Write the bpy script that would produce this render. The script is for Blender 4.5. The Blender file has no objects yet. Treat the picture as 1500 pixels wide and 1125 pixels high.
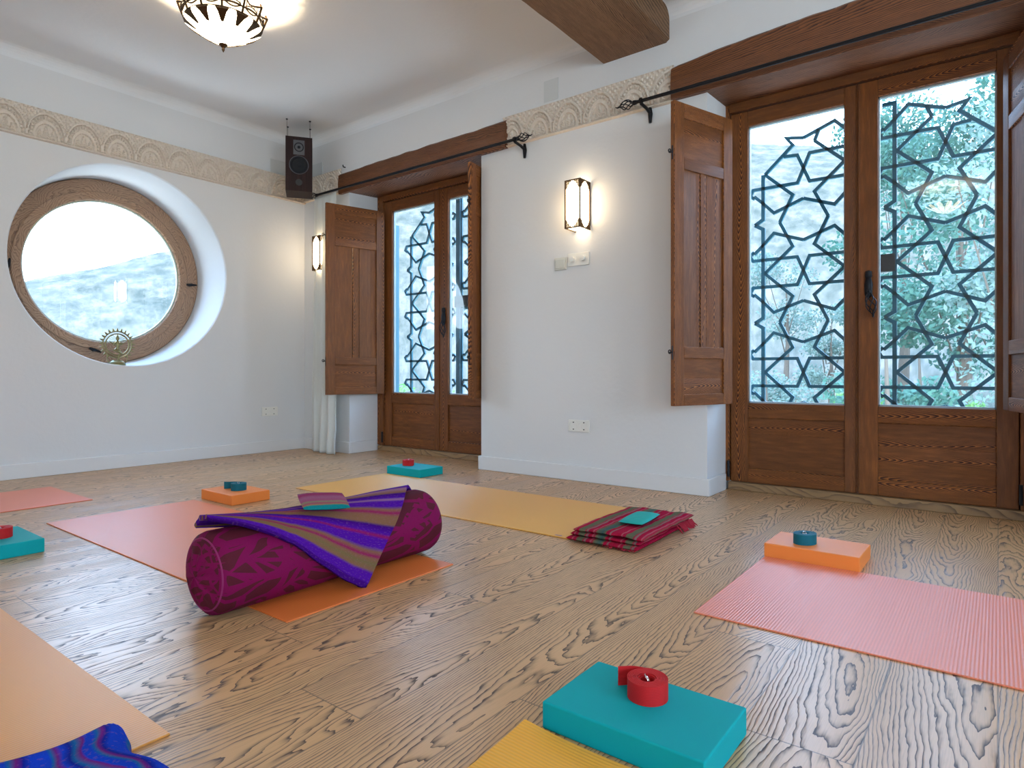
import bpy, math, random
from mathutils import Vector, Matrix, noise
from mathutils.geometry import tessellate_polygon
random.seed(7)
SC = bpy.context.scene
COL = SC.collection
PI = math.pi

# ------------------------------------------------------------------ helpers
class MB:
    def __init__(s): s.v = []; s.f = []; s.uv = None; s.sm = False
    def add(s, vs, fs):
        o = len(s.v); s.v += [tuple(p) for p in vs]; s.f += [tuple(i + o for i in f) for f in fs]; return s
    def box(s, x0, x1, y0, y1, z0, z1):
        vs = [(x0,y0,z0),(x1,y0,z0),(x1,y1,z0),(x0,y1,z0),(x0,y0,z1),(x1,y0,z1),(x1,y1,z1),(x0,y1,z1)]
        return s.add(vs, [(3,2,1,0),(4,5,6,7),(0,1,5,4),(1,2,6,5),(2,3,7,6),(3,0,4,7)])
    def hexa(s, vs):
        return s.add(vs, [(3,2,1,0),(4,5,6,7),(0,1,5,4),(1,2,6,5),(2,3,7,6),(3,0,4,7)])
    def tube(s, pts, r, n=8, closed=False):
        pts = [Vector(p) for p in pts]; m = len(pts); rings = []
        rr = r if isinstance(r, (list, tuple)) else [r]*m
        up = None
        for i, p in enumerate(pts):
            a = pts[i-1] if (i > 0 or closed) else pts[i]
            b = pts[(i+1) % m] if (i < m-1 or closed) else pts[i]
            t = (b - a).normalized()
            if up is None:
                up = Vector((0,0,1)) if abs(t.z) < .9 else Vector((1,0,0))
            x = t.cross(up)
            if x.length < 1e-5: x = t.orthogonal()
            x.normalize(); y = x.cross(t).normalized(); up = y
            rings.append([p + (x*math.cos(2*PI*k/n) + y*math.sin(2*PI*k/n))*rr[i] for k in range(n)])
        vs = [q for ring in rings for q in ring]; fs = []
        for i in range(m if closed else m-1):
            j = (i+1) % m
            for k in range(n):
                fs.append((i*n+k, i*n+(k+1) % n, j*n+(k+1) % n, j*n+k))
        if not closed:
            fs.append(tuple(range(n))[::-1]); fs.append(tuple((m-1)*n+k for k in range(n)))
        return s.add(vs, fs)
    def lathe(s, prof, c=(0,0,0), n=32, axis='z'):
        vs = []
        for r, h in prof:
            for k in range(n):
                a = 2*PI*k/n; q = (r*math.cos(a), r*math.sin(a), h)
                if axis == 'y': q = (q[0], q[2], q[1])
                if axis == 'x': q = (q[2], q[0], q[1])
                vs.append((q[0]+c[0], q[1]+c[1], q[2]+c[2]))
        fs = []
        for i in range(len(prof)-1):
            for k in range(n):
                fs.append((i*n+k, i*n+(k+1) % n, (i+1)*n+(k+1) % n, (i+1)*n+k))
        fs.append(tuple(range(n))[::-1]); fs.append(tuple((len(prof)-1)*n+k for k in range(n)))
        return s.add(vs, fs)
    def grid(s, fn, nu, nv, flip=False, uvfn=None):
        vs = [fn(i/nu, j/nv) for j in range(nv+1) for i in range(nu+1)]
        fs = []
        for j in range(nv):
            for i in range(nu):
                a = j*(nu+1)+i; q = (a, a+1, a+nu+2, a+nu+1)
                fs.append(q[::-1] if flip else q)
        return s.add(vs, fs)
    def bar2d(s, pts, w, y0, y1):
        """mitred flat bar along a polyline in the XZ plane"""
        n = len(pts); L = []; R = []
        for i, p in enumerate(pts):
            p = Vector(p)
            d0 = (p - Vector(pts[i-1])).normalized() if i > 0 else None
            d1 = (Vector(pts[i+1]) - p).normalized() if i < n-1 else None
            if d0 is None: d0 = d1
            if d1 is None: d1 = d0
            nrm = Vector((-d0.y, d0.x)) + Vector((-d1.y, d1.x))
            if nrm.length < 1e-4: nrm = Vector((-d0.y, d0.x))
            nrm.normalize(); c = max(.45, nrm.dot(Vector((-d0.y, d0.x))))
            L.append(p + nrm*w/2/c); R.append(p - nrm*w/2/c)
        for i in range(n-1):
            a, b, c_, d = L[i], L[i+1], R[i+1], R[i]
            s.hexa([(d.x,y0,d.y),(c_.x,y0,c_.y),(c_.x,y1,c_.y),(d.x,y1,d.y),(a.x,y0,a.y),(b.x,y0,b.y),(b.x,y1,b.y),(a.x,y1,a.y)])
        return s

def obj(name, mb, mat, parent=None, smooth=False, bevel=0, seg=2, uv=None, loc=None, angle=40):
    me = bpy.data.meshes.new(name)
    me.from_pydata(mb.v, [], mb.f)
    if uv:
        lay = me.uv_layers.new(name='UVMap')
        for lp in me.loops: lay.data[lp.index].uv = uv[lp.vertex_index]
    me.materials.append(mat)
    o = bpy.data.objects.new(name, me); COL.objects.link(o)
    if parent: o.parent = parent
    if loc: o.location = loc
    if smooth:
        me.polygons.foreach_set('use_smooth', [True]*len(me.polygons))
        if angle < 180:
            try: me.set_sharp_from_angle(angle=math.radians(angle))
            except Exception: pass
    if bevel:
        b = o.modifiers.new('bevel', 'BEVEL'); b.width = bevel; b.segments = seg; b.limit_method = 'ANGLE'
        b.harden_normals = False
    return o

def boxes(name, lst, mat, parent, bevel=0):
    """one part object per box"""
    return [obj(name, MB().box(*b), mat, parent, bevel=bevel) for b in lst]

def thing(name, label, cat, loc=(0,0,0), rz=0, group=None):
    o = bpy.data.objects.new(name, None); COL.objects.link(o)
    o.empty_display_size = .1
    o.location = loc; o.rotation_euler = (0,0,rz)
    return tag(o, label, cat, group)
def tag(o, label, cat, group=None):
    o['label'] = label; o['category'] = cat
    if group: o['group'] = group
    return o
def struct(o): o['kind'] = 'structure'; return o
def dup(root, loc, rz, label):
    r = root.copy(); COL.objects.link(r); r.location = loc; r.rotation_euler = (0,0,rz); r['label'] = label
    for ch in list(root.children):
        c = ch.copy(); COL.objects.link(c); c.parent = r
        for g in list(ch.children):
            d = g.copy(); COL.objects.link(d); d.parent = c
    return r

# ------------------------------------------------------------------ materials
class NT:
    def __init__(s, name):
        s.m = bpy.data.materials.new(name); s.m.use_nodes = True
        s.t = s.m.node_tree; s.N = s.t.nodes; s.L = s.t.links
        s.b = s.N['Principled BSDF']; s.out = s.N['Material Output']
    def n(s, typ, **kw):
        q = s.N.new(typ)
        for k, v in kw.items(): setattr(q, k, v)
        return q
    def put(s, sock, v):
        if isinstance(v, bpy.types.NodeSocket): s.L.new(v, sock)
        else: sock.default_value = v
    def math(s, op, a, b=0.0, c=None):
        q = s.n('ShaderNodeMath', operation=op); s.put(q.inputs[0], a); s.put(q.inputs[1], b)
        if c is not None: s.put(q.inputs[2], c)
        return q.outputs[0]
    def noise(s, vec, scale, detail=2, rough=.5, out='Fac'):
        q = s.n('ShaderNodeTexNoise'); s.put(q.inputs['Vector'], vec); q.inputs['Scale'].default_value = scale
        q.inputs['Detail'].default_value = detail; q.inputs['Roughness'].default_value = rough
        return q.outputs[out]
    def comb(s, x, y, z):
        q = s.n('ShaderNodeCombineXYZ'); s.put(q.inputs[0], x); s.put(q.inputs[1], y); s.put(q.inputs[2], z); return q.outputs[0]
    def sep(s, v):
        q = s.n('ShaderNodeSeparateXYZ'); s.put(q.inputs[0], v); return q.outputs
    def coord(s, k='Object'): return s.n('ShaderNodeTexCoord').outputs[k]
    def mix(s, f, a, b, blend='MIX'):
        q = s.n('ShaderNodeMix', data_type='RGBA', blend_type=blend)
        s.put(q.inputs['Factor'], f); s.put(q.inputs['A'], a); s.put(q.inputs['B'], b)
        return q.outputs['Result']
    def ramp(s, f, stops, interp='LINEAR'):
        q = s.n('ShaderNodeValToRGB'); s.put(q.inputs[0], f); r = q.color_ramp; r.interpolation = interp
        while len(r.elements) > 1: r.elements.remove(r.elements[-1])
        r.elements[0].position = stops[0][0]; r.elements[0].color = stops[0][1]
        for p, c in stops[1:]:
            e = r.elements.new(p); e.color = c
        return q.outputs[0]
    def bump(s, h, strength=.3, dist=.002):
        q = s.n('ShaderNodeBump'); s.put(q.inputs['Height'], h); q.inputs['Strength'].default_value = strength
        q.inputs['Distance'].default_value = dist; s.L.new(q.outputs[0], s.b.inputs['Normal'])
    def base(s, c, rough=.5, metal=0, spec=.5):
        s.put(s.b.inputs['Base Color'], c); s.put(s.b.inputs['Roughness'], rough)
        s.b.inputs['Metallic'].default_value = metal; s.b.inputs['Specular IOR Level'].default_value = spec
def C(r, g, b): return (r, g, b, 1)

def plain(name, c, rough=.5, metal=0, spec=.5, bump=None):
    t = NT(name); t.base(c, rough, metal, spec)
    if bump:
        t.bump(t.noise(t.coord(), bump[0], 3), bump[1], bump[2])
    return t.m

def wood(name, along, across, board, light, dark, mid=None, rough=.4, arch=26, curve=1300, thin=3.0, plank_len=None, warp=1.0,
         floor=False, vary=.25, spec=.5, coat=0, lw=1.0):
    """plain-sawn timber: parabolic growth-ring arches per board, fine pores along the grain"""
    t = NT(name)
    co = t.coord()
    xs = t.sep(co); ix = {'x':0,'y':1,'z':2}
    A = xs[ix[along]]; B_ = xs[ix[across]]
    rest = [k for k in 'xyz' if k not in (along, across)][0]
    D = xs[ix[rest]]
    rnd = 0.0
    if not floor:
        rnd = t.math('MULTIPLY', t.n('ShaderNodeObjectInfo').outputs['Random'], 37.0)
        B_ = t.math('ADD', B_, t.math('MULTIPLY', D, .35))
    bb = t.math('DIVIDE', B_, board)
    if not floor: bb = t.math('ADD', bb, rnd)
    cell = t.math('FLOOR', bb)
    fr = t.math('SUBTRACT', t.math('FRACT', bb), .5)          # -.5 .. .5 across one board
    wn = t.n('ShaderNodeTexWhiteNoise', noise_dimensions='1D'); t.put(wn.inputs['W'], cell)
    r1 = wn.outputs['Value']
    A2 = A; pid = cell; gap = None
    if plank_len:
        aa = t.math('ADD', t.math('DIVIDE', A, plank_len), t.math('MULTIPLY', r1, 5.0))
        acell = t.math('FLOOR', aa); pid = t.math('ADD', t.math('MULTIPLY', cell, 7.31), acell)
        e1 = t.math('LESS_THAN', t.math('SUBTRACT', .5, t.math('ABSOLUTE', fr)), .0016/board)
        e2 = t.math('LESS_THAN', t.math('SUBTRACT', .5, t.math('ABSOLUTE', t.math('SUBTRACT', t.math('FRACT', aa), .5))), .0016/plank_len)
        gap = t.math('MAXIMUM', e1, e2)
    wn2 = t.n('ShaderNodeTexWhiteNoise', noise_dimensions='1D'); t.put(wn2.inputs['W'], t.math('ADD', pid, 3.7))
    r2 = wn2.outputs['Value']; c2 = t.sep(wn2.outputs['Color'])
    off = t.math('MULTIPLY', r2, 19.0)
    # slow wander of the heart line + distortion
    nv = t.comb(t.math('MULTIPLY', A, 1.6), t.math('ADD', t.math('MULTIPLY', B_, 5.0), off), off)
    n1 = t.noise(nv, 1.0, 2, .5)
    nv2 = t.comb(t.math('MULTIPLY', A, 7.0), t.math('MULTIPLY', B_, 30.0), off)
    n2 = t.noise(nv2, 1.0, 3, .55)
    cen = t.math('MULTIPLY', t.math('SUBTRACT', r2, .5), .9 if floor else 1.7)
    d = t.math('MULTIPLY', t.math('SUBTRACT', fr, cen), board)
    d = t.math('ADD', d, t.math('MULTIPLY', t.math('SUBTRACT', n1, .5), .09*warp))
    q = t.math('MULTIPLY', t.math('POWER', t.math('ABSOLUTE', d), 1.6), curve)
    sgn = t.math('SUBTRACT', t.math('MULTIPLY', t.math('GREATER_THAN', c2[1], .5), 2.0), 1.0)
    tt = t.math('ADD', t.math('MULTIPLY', t.math('MULTIPLY', A, arch), sgn), q)
    tt = t.math('ADD', tt, t.math('MULTIPLY', n1, 7.0*warp))
    tt = t.math('ADD', tt, t.math('MULTIPLY', n2, 1.5*warp))
    line = t.math('POWER', t.math('FRACT', tt), thin)
    # break lines up
    brk = t.noise(t.comb(t.math('MULTIPLY', A, 9), t.math('MULTIPLY', B_, 60), off), 1.0, 2)
    line = t.math('MULTIPLY', line, t.math('MULTIPLY_ADD', brk, 1.9*lw, .12)); 
    pores = t.noise(t.comb(t.math('MULTIPLY', A, 14), t.math('MULTIPLY', B_, 420), t.math('MULTIPLY', D, 300)), 1.0, 2)
    pore = t.math('MULTIPLY', t.math('SUBTRACT', pores, .5), .5)
    f = t.math('ADD', line, pore)
    fq = t.n('ShaderNodeClamp'); t.put(fq.inputs[0], f)
    col = t.mix(fq.outputs[0], light, dark)
    big = t.noise(t.comb(t.math('MULTIPLY', A, 1.3), t.math('MULTIPLY', B_, 5), off), 1.0, 2)
    tone = t.math('ADD', t.math('MULTIPLY_ADD', r2, vary, 1-vary/2), t.math('MULTIPLY', t.math('SUBTRACT', big, .5), .35))
    hsv = t.n('ShaderNodeHueSaturation'); t.put(hsv.inputs['Value'], tone); t.put(hsv.inputs['Color'], col)
    col = hsv.outputs[0]
    if mid: col = t.mix(t.math('MULTIPLY', c2[0], .7), col, t.mix(fq.outputs[0], mid, dark))
    if gap is not None: col = t.mix(t.math('MULTIPLY', gap, .55), col, C(.05,.035,.025))
    t.base(col, t.math('MULTIPLY_ADD', fq.outputs[0], .18, rough), 0, spec)
    h = t.math('MULTIPLY', fq.outputs[0], -1.0)
    t.bump(h, .35, .0008)
    if coat: t.b.inputs['Coat Weight'].default_value = coat; t.b.inputs['Coat Roughness'].default_value = .25
    return t.m

WL, WD = C(.36,.118,.022), C(.048,.012,.004)
M = {}
for ax, ac in (('z','x'),('x','z'),('z','y')):
    M['wood_'+ax+ac] = wood('ash_'+ax+ac, ax, ac, .15, WL, WD, rough=.42, arch=30, curve=1500, thin=1.4, vary=.35, spec=.35, lw=1.5)
M['beam_x'] = wood('lintel_wood', 'x', 'z', .30, C(.22,.075,.022), C(.04,.012,.006), rough=.42, arch=9, curve=260, thin=1.6, warp=1.3)
M['beam_y'] = wood('ceiling_beam_wood', 'y', 'x', .45, C(.23,.115,.048), C(.06,.027,.012), rough=.5, arch=9, curve=200, thin=1.5, warp=1.4)
M['sill'] = wood('oak_sill', 'x', 'y', .12, C(.34,.20,.09), C(.16,.09,.045), rough=.45, arch=5, curve=300, thin=3)
M['floor'] = wood('oak_floor', 'y', 'x', .19, C(.70,.385,.165), C(.090,.046,.027), mid=C(.60,.355,.185), rough=.29, arch=9, curve=300, thin=4.5, lw=1.25,
                  plank_len=1.9, warp=1.6, floor=True, vary=.12, spec=.62)
def plaster(name, c):
    t = NT(name); co = t.coord()
    n = t.noise(co, 3.0, 3); t.base(t.mix(n, C(c[0]*.98,c[1]*.98,c[2]*.98), C(*c)), .75, 0, .25)
    t.bump(t.math('ADD', t.math('MULTIPLY', n, 3.0), t.noise(co, 40.0, 3)), .25, .004); return t.m
M['wall'] = plaster('white_plaster', (.72,.715,.71))
M['ceil'] = plaster('ceiling_plaster', (.78,.785,.79))
M['base'] = plain('baseboard_paint', C(.74,.73,.72), .45)
t = NT('carved_plaster'); n_ = t.noise(t.coord(), 60, 4)
t.base(t.mix(n_, C(.62,.52,.42), C(.80,.71,.62)), .8, 0, .2); t.bump(n_, .2, .001); M['frieze'] = t.m
M['iron'] = plain('black_iron', C(.014,.014,.017), .42, .6, .5, (60,.3,.002))
M['grille'] = plain('haze_tinted_grille', C(.012,.12,.17), .45, .0, .5)  # blue cast of haze and glare put into the base colour
M['post'] = plain('grille_post_paint', C(.03,.13,.18), .4, .0, .5)
M['box'] = plain('lock_box_iron', C(.03,.028,.03), .55, .2)
M['brass'] = plain('aged_brass', C(.30,.26,.12), .4, .7)
M['bronze'] = plain('lamp_bronze', C(.08,.045,.02), .4, .8)
M['white_plastic'] = plain('white_plastic', C(.80,.78,.72), .35)
M['plate'] = plain('satin_plate', C(.62,.61,.55), .4)
M['dark'] = plain('dark_hole', C(.03,.03,.03), .6)
M['chrome'] = plain('chrome', C(.8,.8,.82), .15, 1)
M['vent'] = plain('grey_plate', C(.60,.61,.60), .6)
M['cone'] = plain('speaker_cone', C(.010,.011,.014), .6, 0, .2)
M['coneg'] = plain('speaker_rim', C(.10,.10,.11), .3, .5)
t = NT('speaker_veneer'); xs = t.sep(t.coord())
s_ = t.noise(t.comb(t.math('MULTIPLY', xs[0], 90), t.math('MULTIPLY', xs[1], 90), t.math('MULTIPLY', xs[2], 3)), 1, 2)
t.base(t.mix(s_, C(.006,.004,.004), C(.045,.020,.018)), .6, 0, .15); M['veneer'] = t.m

# thin window glass: clear transmission with a fresnel reflection (same for every ray)
t = NT('window_glass')
tr = t.n('ShaderNodeBsdfTransparent'); tr.inputs[0].default_value = (.94,.975,.985,1)
gl = t.n('ShaderNodeBsdfGlossy'); gl.inputs['Roughness'].default_value = .01
lw = t.n('ShaderNodeLayerWeight'); lw.inputs[0].default_value = .5
fz = t.math('MULTIPLY_ADD', t.math('POWER', lw.outputs['Facing'], 5.0), .95, .045)
mx = t.n('ShaderNodeMixShader'); t.L.new(fz, mx.inputs[0]); t.L.new(tr.outputs[0], mx.inputs[1]); t.L.new(gl.outputs[0], mx.inputs[2])
t.L.new(mx.outputs[0], t.out.inputs['Surface']); M['glass'] = t.m

def emis(name, c, s, rough=.3):
    t = NT(name); t.base(C(.9,.85,.75), rough); t.b.inputs['Emission Color'].default_value = c; t.b.inputs['Emission Strength'].default_value = s; return t.m
M['shade'] = emis('lit_frosted_glass', C(1,.78,.50), 5.5)
M['pane'] = emis('lit_crown_glass', C(1,.78,.50), 1.6)
M['bowl'] = emis('lit_bowl_glass', C(1,.84,.60), 6.0)

def rib_mat(name, c, axis, pitch=.0075, rough=.55, strength=.5, dark=.82):
    t = NT(name); xs = t.sep(t.coord()); k = {'x':0,'y':1}[axis]
    w = t.math('SINE', t.math('MULTIPLY', xs[k], 2*PI/pitch))
    n = t.noise(t.coord(), 9, 2)
    f = t.math('MULTIPLY_ADD', w, .5, .5)
    a = t.mix(f, C(c[0]*dark,c[1]*dark,c[2]*dark), C(*c))
    t.base(t.mix(t.math('MULTIPLY', n, .12), a, C(min(1,c[0]*1.1),c[1]*1.15,c[2]*1.2)), rough, 0, .95)
    t.bump(f, strength, .0012); return t.m
M['foam_teal'] = plain('teal_foam', C(.0,.36,.375), .6, 0, .18, (900,.12,.0006))
M['foam_orange'] = plain('orange_foam', C(.93,.26,.045), .5, 0, .45, (900,.12,.0006))
def webbing(name, c):
    t = NT(name); xs = t.sep(t.coord())
    w = t.math('SINE', t.math('MULTIPLY', xs[2], 2200)); t.base(t.mix(t.math('MULTIPLY_ADD', w, .25, .25), C(*c), C(c[0]*.6,c[1]*.6,c[2]*.6)), .6, 0, .3)
    t.bump(w, .2, .0005); return t.m
M['web_red'] = webbing('red_webbing', (.62,.012,.014))
M['web_teal'] = webbing('teal_webbing', (.0,.14,.19))
M['curtain'] = None
t = NT('white_curtain'); t.base(C(.86,.86,.82), .8, 0, .2)
tl = t.n('ShaderNodeBsdfTranslucent'); tl.inputs[0].default_value = (.8,.8,.76,1)
mx = t.n('ShaderNodeMixShader'); mx.inputs[0].default_value = .35
t.L.new(t.b.outputs[0], mx.inputs[1]); t.L.new(tl.outputs[0], mx.inputs[2]); t.L.new(mx.outputs[0], t.out.inputs['Surface']); M['curtain'] = t.m

# bolster cloth: maroon leaves outlined in magenta
t = NT('bolster_cloth'); uv = t.sep(t.coord('UV'))
wv = t.noise(t.comb(t.math('MULTIPLY', uv[0], 4), t.math('MULTIPLY', uv[1], 4), 0.0), 1.0, 2)
vx = t.comb(t.math('ADD', t.math('MULTIPLY', uv[0], 7.0), t.math('MULTIPLY', wv, 1.6)), t.math('ADD', t.math('MULTIPLY', uv[1], 17), t.math('ADD', t.math('MULTIPLY', uv[0], 5.0), t.math('MULTIPLY', wv, 2.0))), 0.0)
vo = t.n('ShaderNodeTexVoronoi', feature='DISTANCE_TO_EDGE'); t.put(vo.inputs['Vector'], vx); vo.inputs['Scale'].default_value = 1.0
vx2 = t.comb(t.math('MULTIPLY', uv[0], 9), t.math('SUBTRACT', t.math('MULTIPLY', uv[1], 26), t.math('MULTIPLY', uv[0], 12)), 2.0)
vo2 = t.n('ShaderNodeTexVoronoi', feature='DISTANCE_TO_EDGE'); t.put(vo2.inputs['Vector'], vx2); vo2.inputs['Scale'].default_value = 1.0
e1 = t.math('LESS_THAN', vo.outputs['Distance'], .075); e2 = t.math('LESS_THAN', vo2.outputs['Distance'], .12)
msk = t.math('GREATER_THAN', t.noise(t.comb(t.math('MULTIPLY', uv[0], 3), t.math('MULTIPLY', uv[1], 5), 4.0), 1.0, 1), .5)
f_ = t.math('MAXIMUM', e1, t.math('MULTIPLY', e2, msk))
wvn = t.noise(t.coord(), 700, 1)
c_ = t.mix(f_, C(.105,.012,.022), C(.22,.004,.070))
t.base(t.mix(t.math('MULTIPLY', wvn, .25), c_, C(.02,.0,.01)), .75, 0, .12)
t.bump(t.math('ADD', f_, wvn), .25, .0012); M['bolster'] = t.m

def stripes(name, stops, period=1.0, warp=.02, coordk='UV', fine=180, rough=.85):
    t = NT(name); uv = t.sep(t.coord(coordk))
    w = t.noise(t.comb(t.math('MULTIPLY', uv[0], 3), t.math('MULTIPLY', uv[1], 6), 0.0), 1.0, 2)
    v = t.math('FRACT', t.math('ADD', t.math('MULTIPLY', uv[1], period), t.math('MULTIPLY', w, warp)))
    c = t.ramp(v, stops)
    n = t.noise(t.comb(t.math('MULTIPLY', uv[0], 60), t.math('MULTIPLY', uv[1], fine), 0.0), 1.0, 3)
    c = t.mix(t.math('MULTIPLY', t.math('GREATER_THAN', n, .60), .22), c, t.mix(n, C(.05,.0,.06), C(.5,.2,.3)))
    k = t.noise(t.coord('Object'), 420, 2)
    t.base(t.mix(t.math('MULTIPLY', k, .30), c, C(.01,.0,.03)), .95, 0, .04)
    t.bump(k, .5, .002); return t.m
PU, PD, TN, MG, MV = C(.085,.008,.30,), C(.05,.004,.17), C(.26,.12,.055), C(.30,.012,.09), C(.34,.16,.26)
M['blanket_purple'] = stripes('purple_striped_wool', [(0,PD),(.07,PD),(.08,PU),(.13,PU),(.15,TN),(.19,C(.2,.14,.05)),(.22,TN),(.24,MG),(.27,TN),(.30,PU),(.36,PU),(.38,MG),(.40,PU),
    (.45,PD),(.47,TN),(.53,TN),(.56,MG),(.59,TN),(.62,PU),(.67,PU),(.69,MV),(.71,PU),(.76,PD),(.78,TN),(.84,MV),(.88,PU),(1,PU)], 1.35, .03)
BL, BD, BR, BT = C(.008,.06,.60), C(.008,.02,.30), C(.20,.02,.22), C(.012,.15,.38)
M['blanket_blue'] = stripes('blue_striped_wool', [(0,BL),(.12,BL),(.16,BT),(.22,BR),(.28,BL),(.36,BD),(.42,BT),(.50,BR),(.53,BL),(.62,BL),(.67,BT),(.73,BR),(.80,BD),(.9,BL),(1,BL)], 5.0, .35, fine=60)
RD, GR, PK, GY = C(.42,.008,.035), C(.14,.14,.07), C(.50,.12,.14), C(.24,.20,.17)
M['blanket_red'] = stripes('red_green_striped_wool', [(0,RD),(.10,RD),(.12,PK),(.15,RD),(.20,RD),(.22,GR),(.34,GR),(.36,RD),(.40,GY),(.43,RD),(.5,RD),(.52,PK),(.55,RD),(.60,GR),(.72,C(.05,.12,.10)),(.78,GR),(.80,RD),(.86,RD),(.88,GY),(.91,RD),(1,RD)], 1.52, .03)
M['fringe'] = plain('red_wool_fringe', C(.40,.012,.03), .9)
M['pillow_teal'] = plain('teal_cotton', C(.01,.36,.30), .7, 0, .3, (500,.3,.001))
M['pillow_mix'] = stripes('pink_teal_cotton', [(0,C(.0,.22,.22)),(.14,C(.0,.22,.22)),(.17,C(.35,.20,.08)),(.25,C(.35,.06,.12)),(.32,C(.25,.25,.12)),(.42,C(.35,.08,.16)),(.6,C(.33,.12,.20)),(.8,C(.30,.03,.10)),(1,C(.33,.13,.22))], 1.0, .04)

# ------------------------------------------------------------------ room shell
XA, YB, ZC = -4.80, 3.295, 2.655
def leafbox(*a): return MB().box(*a)
struct(obj('floor', MB().box(-5.0, 3.2, -3.6, 4.1, -.12, 0), M['floor']))
# ceiling with a softly rounded cove at its foot
mb = MB().box(-4.9, 3.2, -3.6, 3.4, ZC, ZC+.15)
def cove(pts_axis, fixed, axis, sgn):
    R = .07; k = 6
    prof = [(R*(1-math.sin(a)), R*(1-math.cos(a))) for a in [PI/2*i/k for i in range(k+1)]]
    vs = []; 
    for e in pts_axis:
        for d, z in prof:
            vs.append((fixed+sgn*d, e, ZC-z) if axis == 'y' else (e, fixed+sgn*d, ZC-z))
    n = len(prof); fs = [(i, i+1, n+i+1, n+i) for i in range(n-1)]
    mb.add(vs, fs)
cove((-3.6, 3.4), XA, 'y', 1); cove((-4.85, 3.1), YB, 'x', -1)
struct(obj('ceiling', mb, M['ceil']))

# wall_left with the round opening, flaring towards the room
CY, CZ = 1.895, 1.395
def ring_pts(x, r, n=96): return [(x, CY+r*math.cos(2*PI*k/n), CZ+r*math.sin(2*PI*k/n)) for k in range(n)]
mb = MB()
for x, r, fl in ((XA, .697, False), (-5.36, .662, True)):
    outer = [(x,-3.6,-.1),(x,3.45,-.1),(x,3.45,2.8),(x,-3.6,2.8)]
    inner = ring_pts(x, r)
    tri = tessellate_polygon([[Vector(p) for p in outer], [Vector(p) for p in inner][::-1]])
    pts = outer + inner[::-1]
    mb.add(pts, [(t_ if not fl else t_[::-1]) for t_ in tri])
n = 96
ra = []
prof = [(XA,.697),(-4.81,.690),(-5.20,.672),(-5.36,.662)]
vs = []
for x, r in prof: vs += ring_pts(x, r)
fs = [(i*n+k, i*n+(k+1) % n, (i+1)*n+(k+1) % n, (i+1)*n+k) for i in range(3) for k in range(n)]
mb.add(vs, fs)
mb.box(-5.36,-4.80,-3.6,-3.55,-.1,2.8).box(-5.36,-4.80,3.42,3.45,-.1,2.8)
o = struct(obj('wall_left', mb, M['wall'], smooth=True, angle=25))
# wall_right (doors side) from piers and spandrels; openings x -4.186..-2.785 and -1.214..0.20
mb = MB()
YO = 3.72
D1a, D1b, D2a, D2b = -4.24, -2.785, -1.250, .215
mb.box(-4.8, -4.186, YB, YO, -.1, 2.8).box(-2.785, -1.222, YB, YO, -.1, 2.8).box(.20, 3.2, YB, YO, -.1, 2.8)
mb.box(-4.186, -2.785, YB, YO, 2.285, 2.8).box(-1.222, .20, YB, YO, 2.325, 2.8)
struct(obj('wall_right', mb, M['wall']))
# rear and side walls (behind the camera), both with unseen windows added for fill daylight
FILL_RW = ((-4.55,-3.55),(1.15,2.85))
mb = MB().box(-4.8, -4.55, -3.9, -3.6, -.1, 2.8).box(-3.55, 1.15, -3.9, -3.6, -.1, 2.8).box(2.85, 3.2, -3.9, -3.6, -.1, 2.8)
for a, b in FILL_RW: mb.box(a, b, -3.9, -3.6, 2.2, 2.8).box(a, b, -3.9, -3.6, -.1, 1.06)
struct(obj('wall_rear', mb, M['wall']))
mb = MB(); X1 = 3.0
fill_wy = [(-2.9,-.9),(-.3,1.7)]
mb.box(X1, X1+.3, -3.6, 3.3, -.1, .45).box(X1, X1+.3, -3.6, 3.3, 2.15, 2.8)
mb.box(X1, X1+.3, -3.6, -2.9, .45, 2.15).box(X1, X1+.3, -.9, -.3, .45, 2.15).box(X1, X1+.3, 1.7, 3.3, .45, 2.15)
struct(obj('wall_side', mb, M['wall']))
for i, (a, b) in enumerate(fill_wy):
    w = struct(bpy.data.objects.new('window_%d' % (i+2), None)); COL.objects.link(w)  # unseen side window, added to brighten the room
    fr = MB().box(X1+.1,X1+.16,a,a+.07,.45,2.15).box(X1+.1,X1+.16,b-.07,b,.45,2.15).box(X1+.1,X1+.16,a+.07,b-.07,.45,.52).box(X1+.1,X1+.16,a+.07,b-.07,2.08,2.15).box(X1+.1,X1+.16,(a+b)/2-.04,(a+b)/2+.04,.52,2.08)
    obj('window_frame', fr, M['wood_zy'], w); obj('glass', MB().box(X1+.128,X1+.132,a+.07,b-.07,.52,2.08), M['glass'], w)
for i, (a, b) in enumerate(FILL_RW):
    w = struct(bpy.data.objects.new('window_%d' % (i+4), None)); COL.objects.link(w)  # unseen rear window, added for daylight on the foreground
    boxes('window_frame', [(a,a+.07,-3.8,-3.74,1.06,2.2),(b-.07,b,-3.8,-3.74,1.06,2.2),(a+.07,b-.07,-3.8,-3.74,1.06,1.14),(a+.07,b-.07,-3.8,-3.74,2.12,2.2)], M['wood_zx'], w)
    obj('glass', MB().box(a+.07,b-.07,-3.772,-3.768,1.14,2.12), M['glass'], w)
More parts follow.
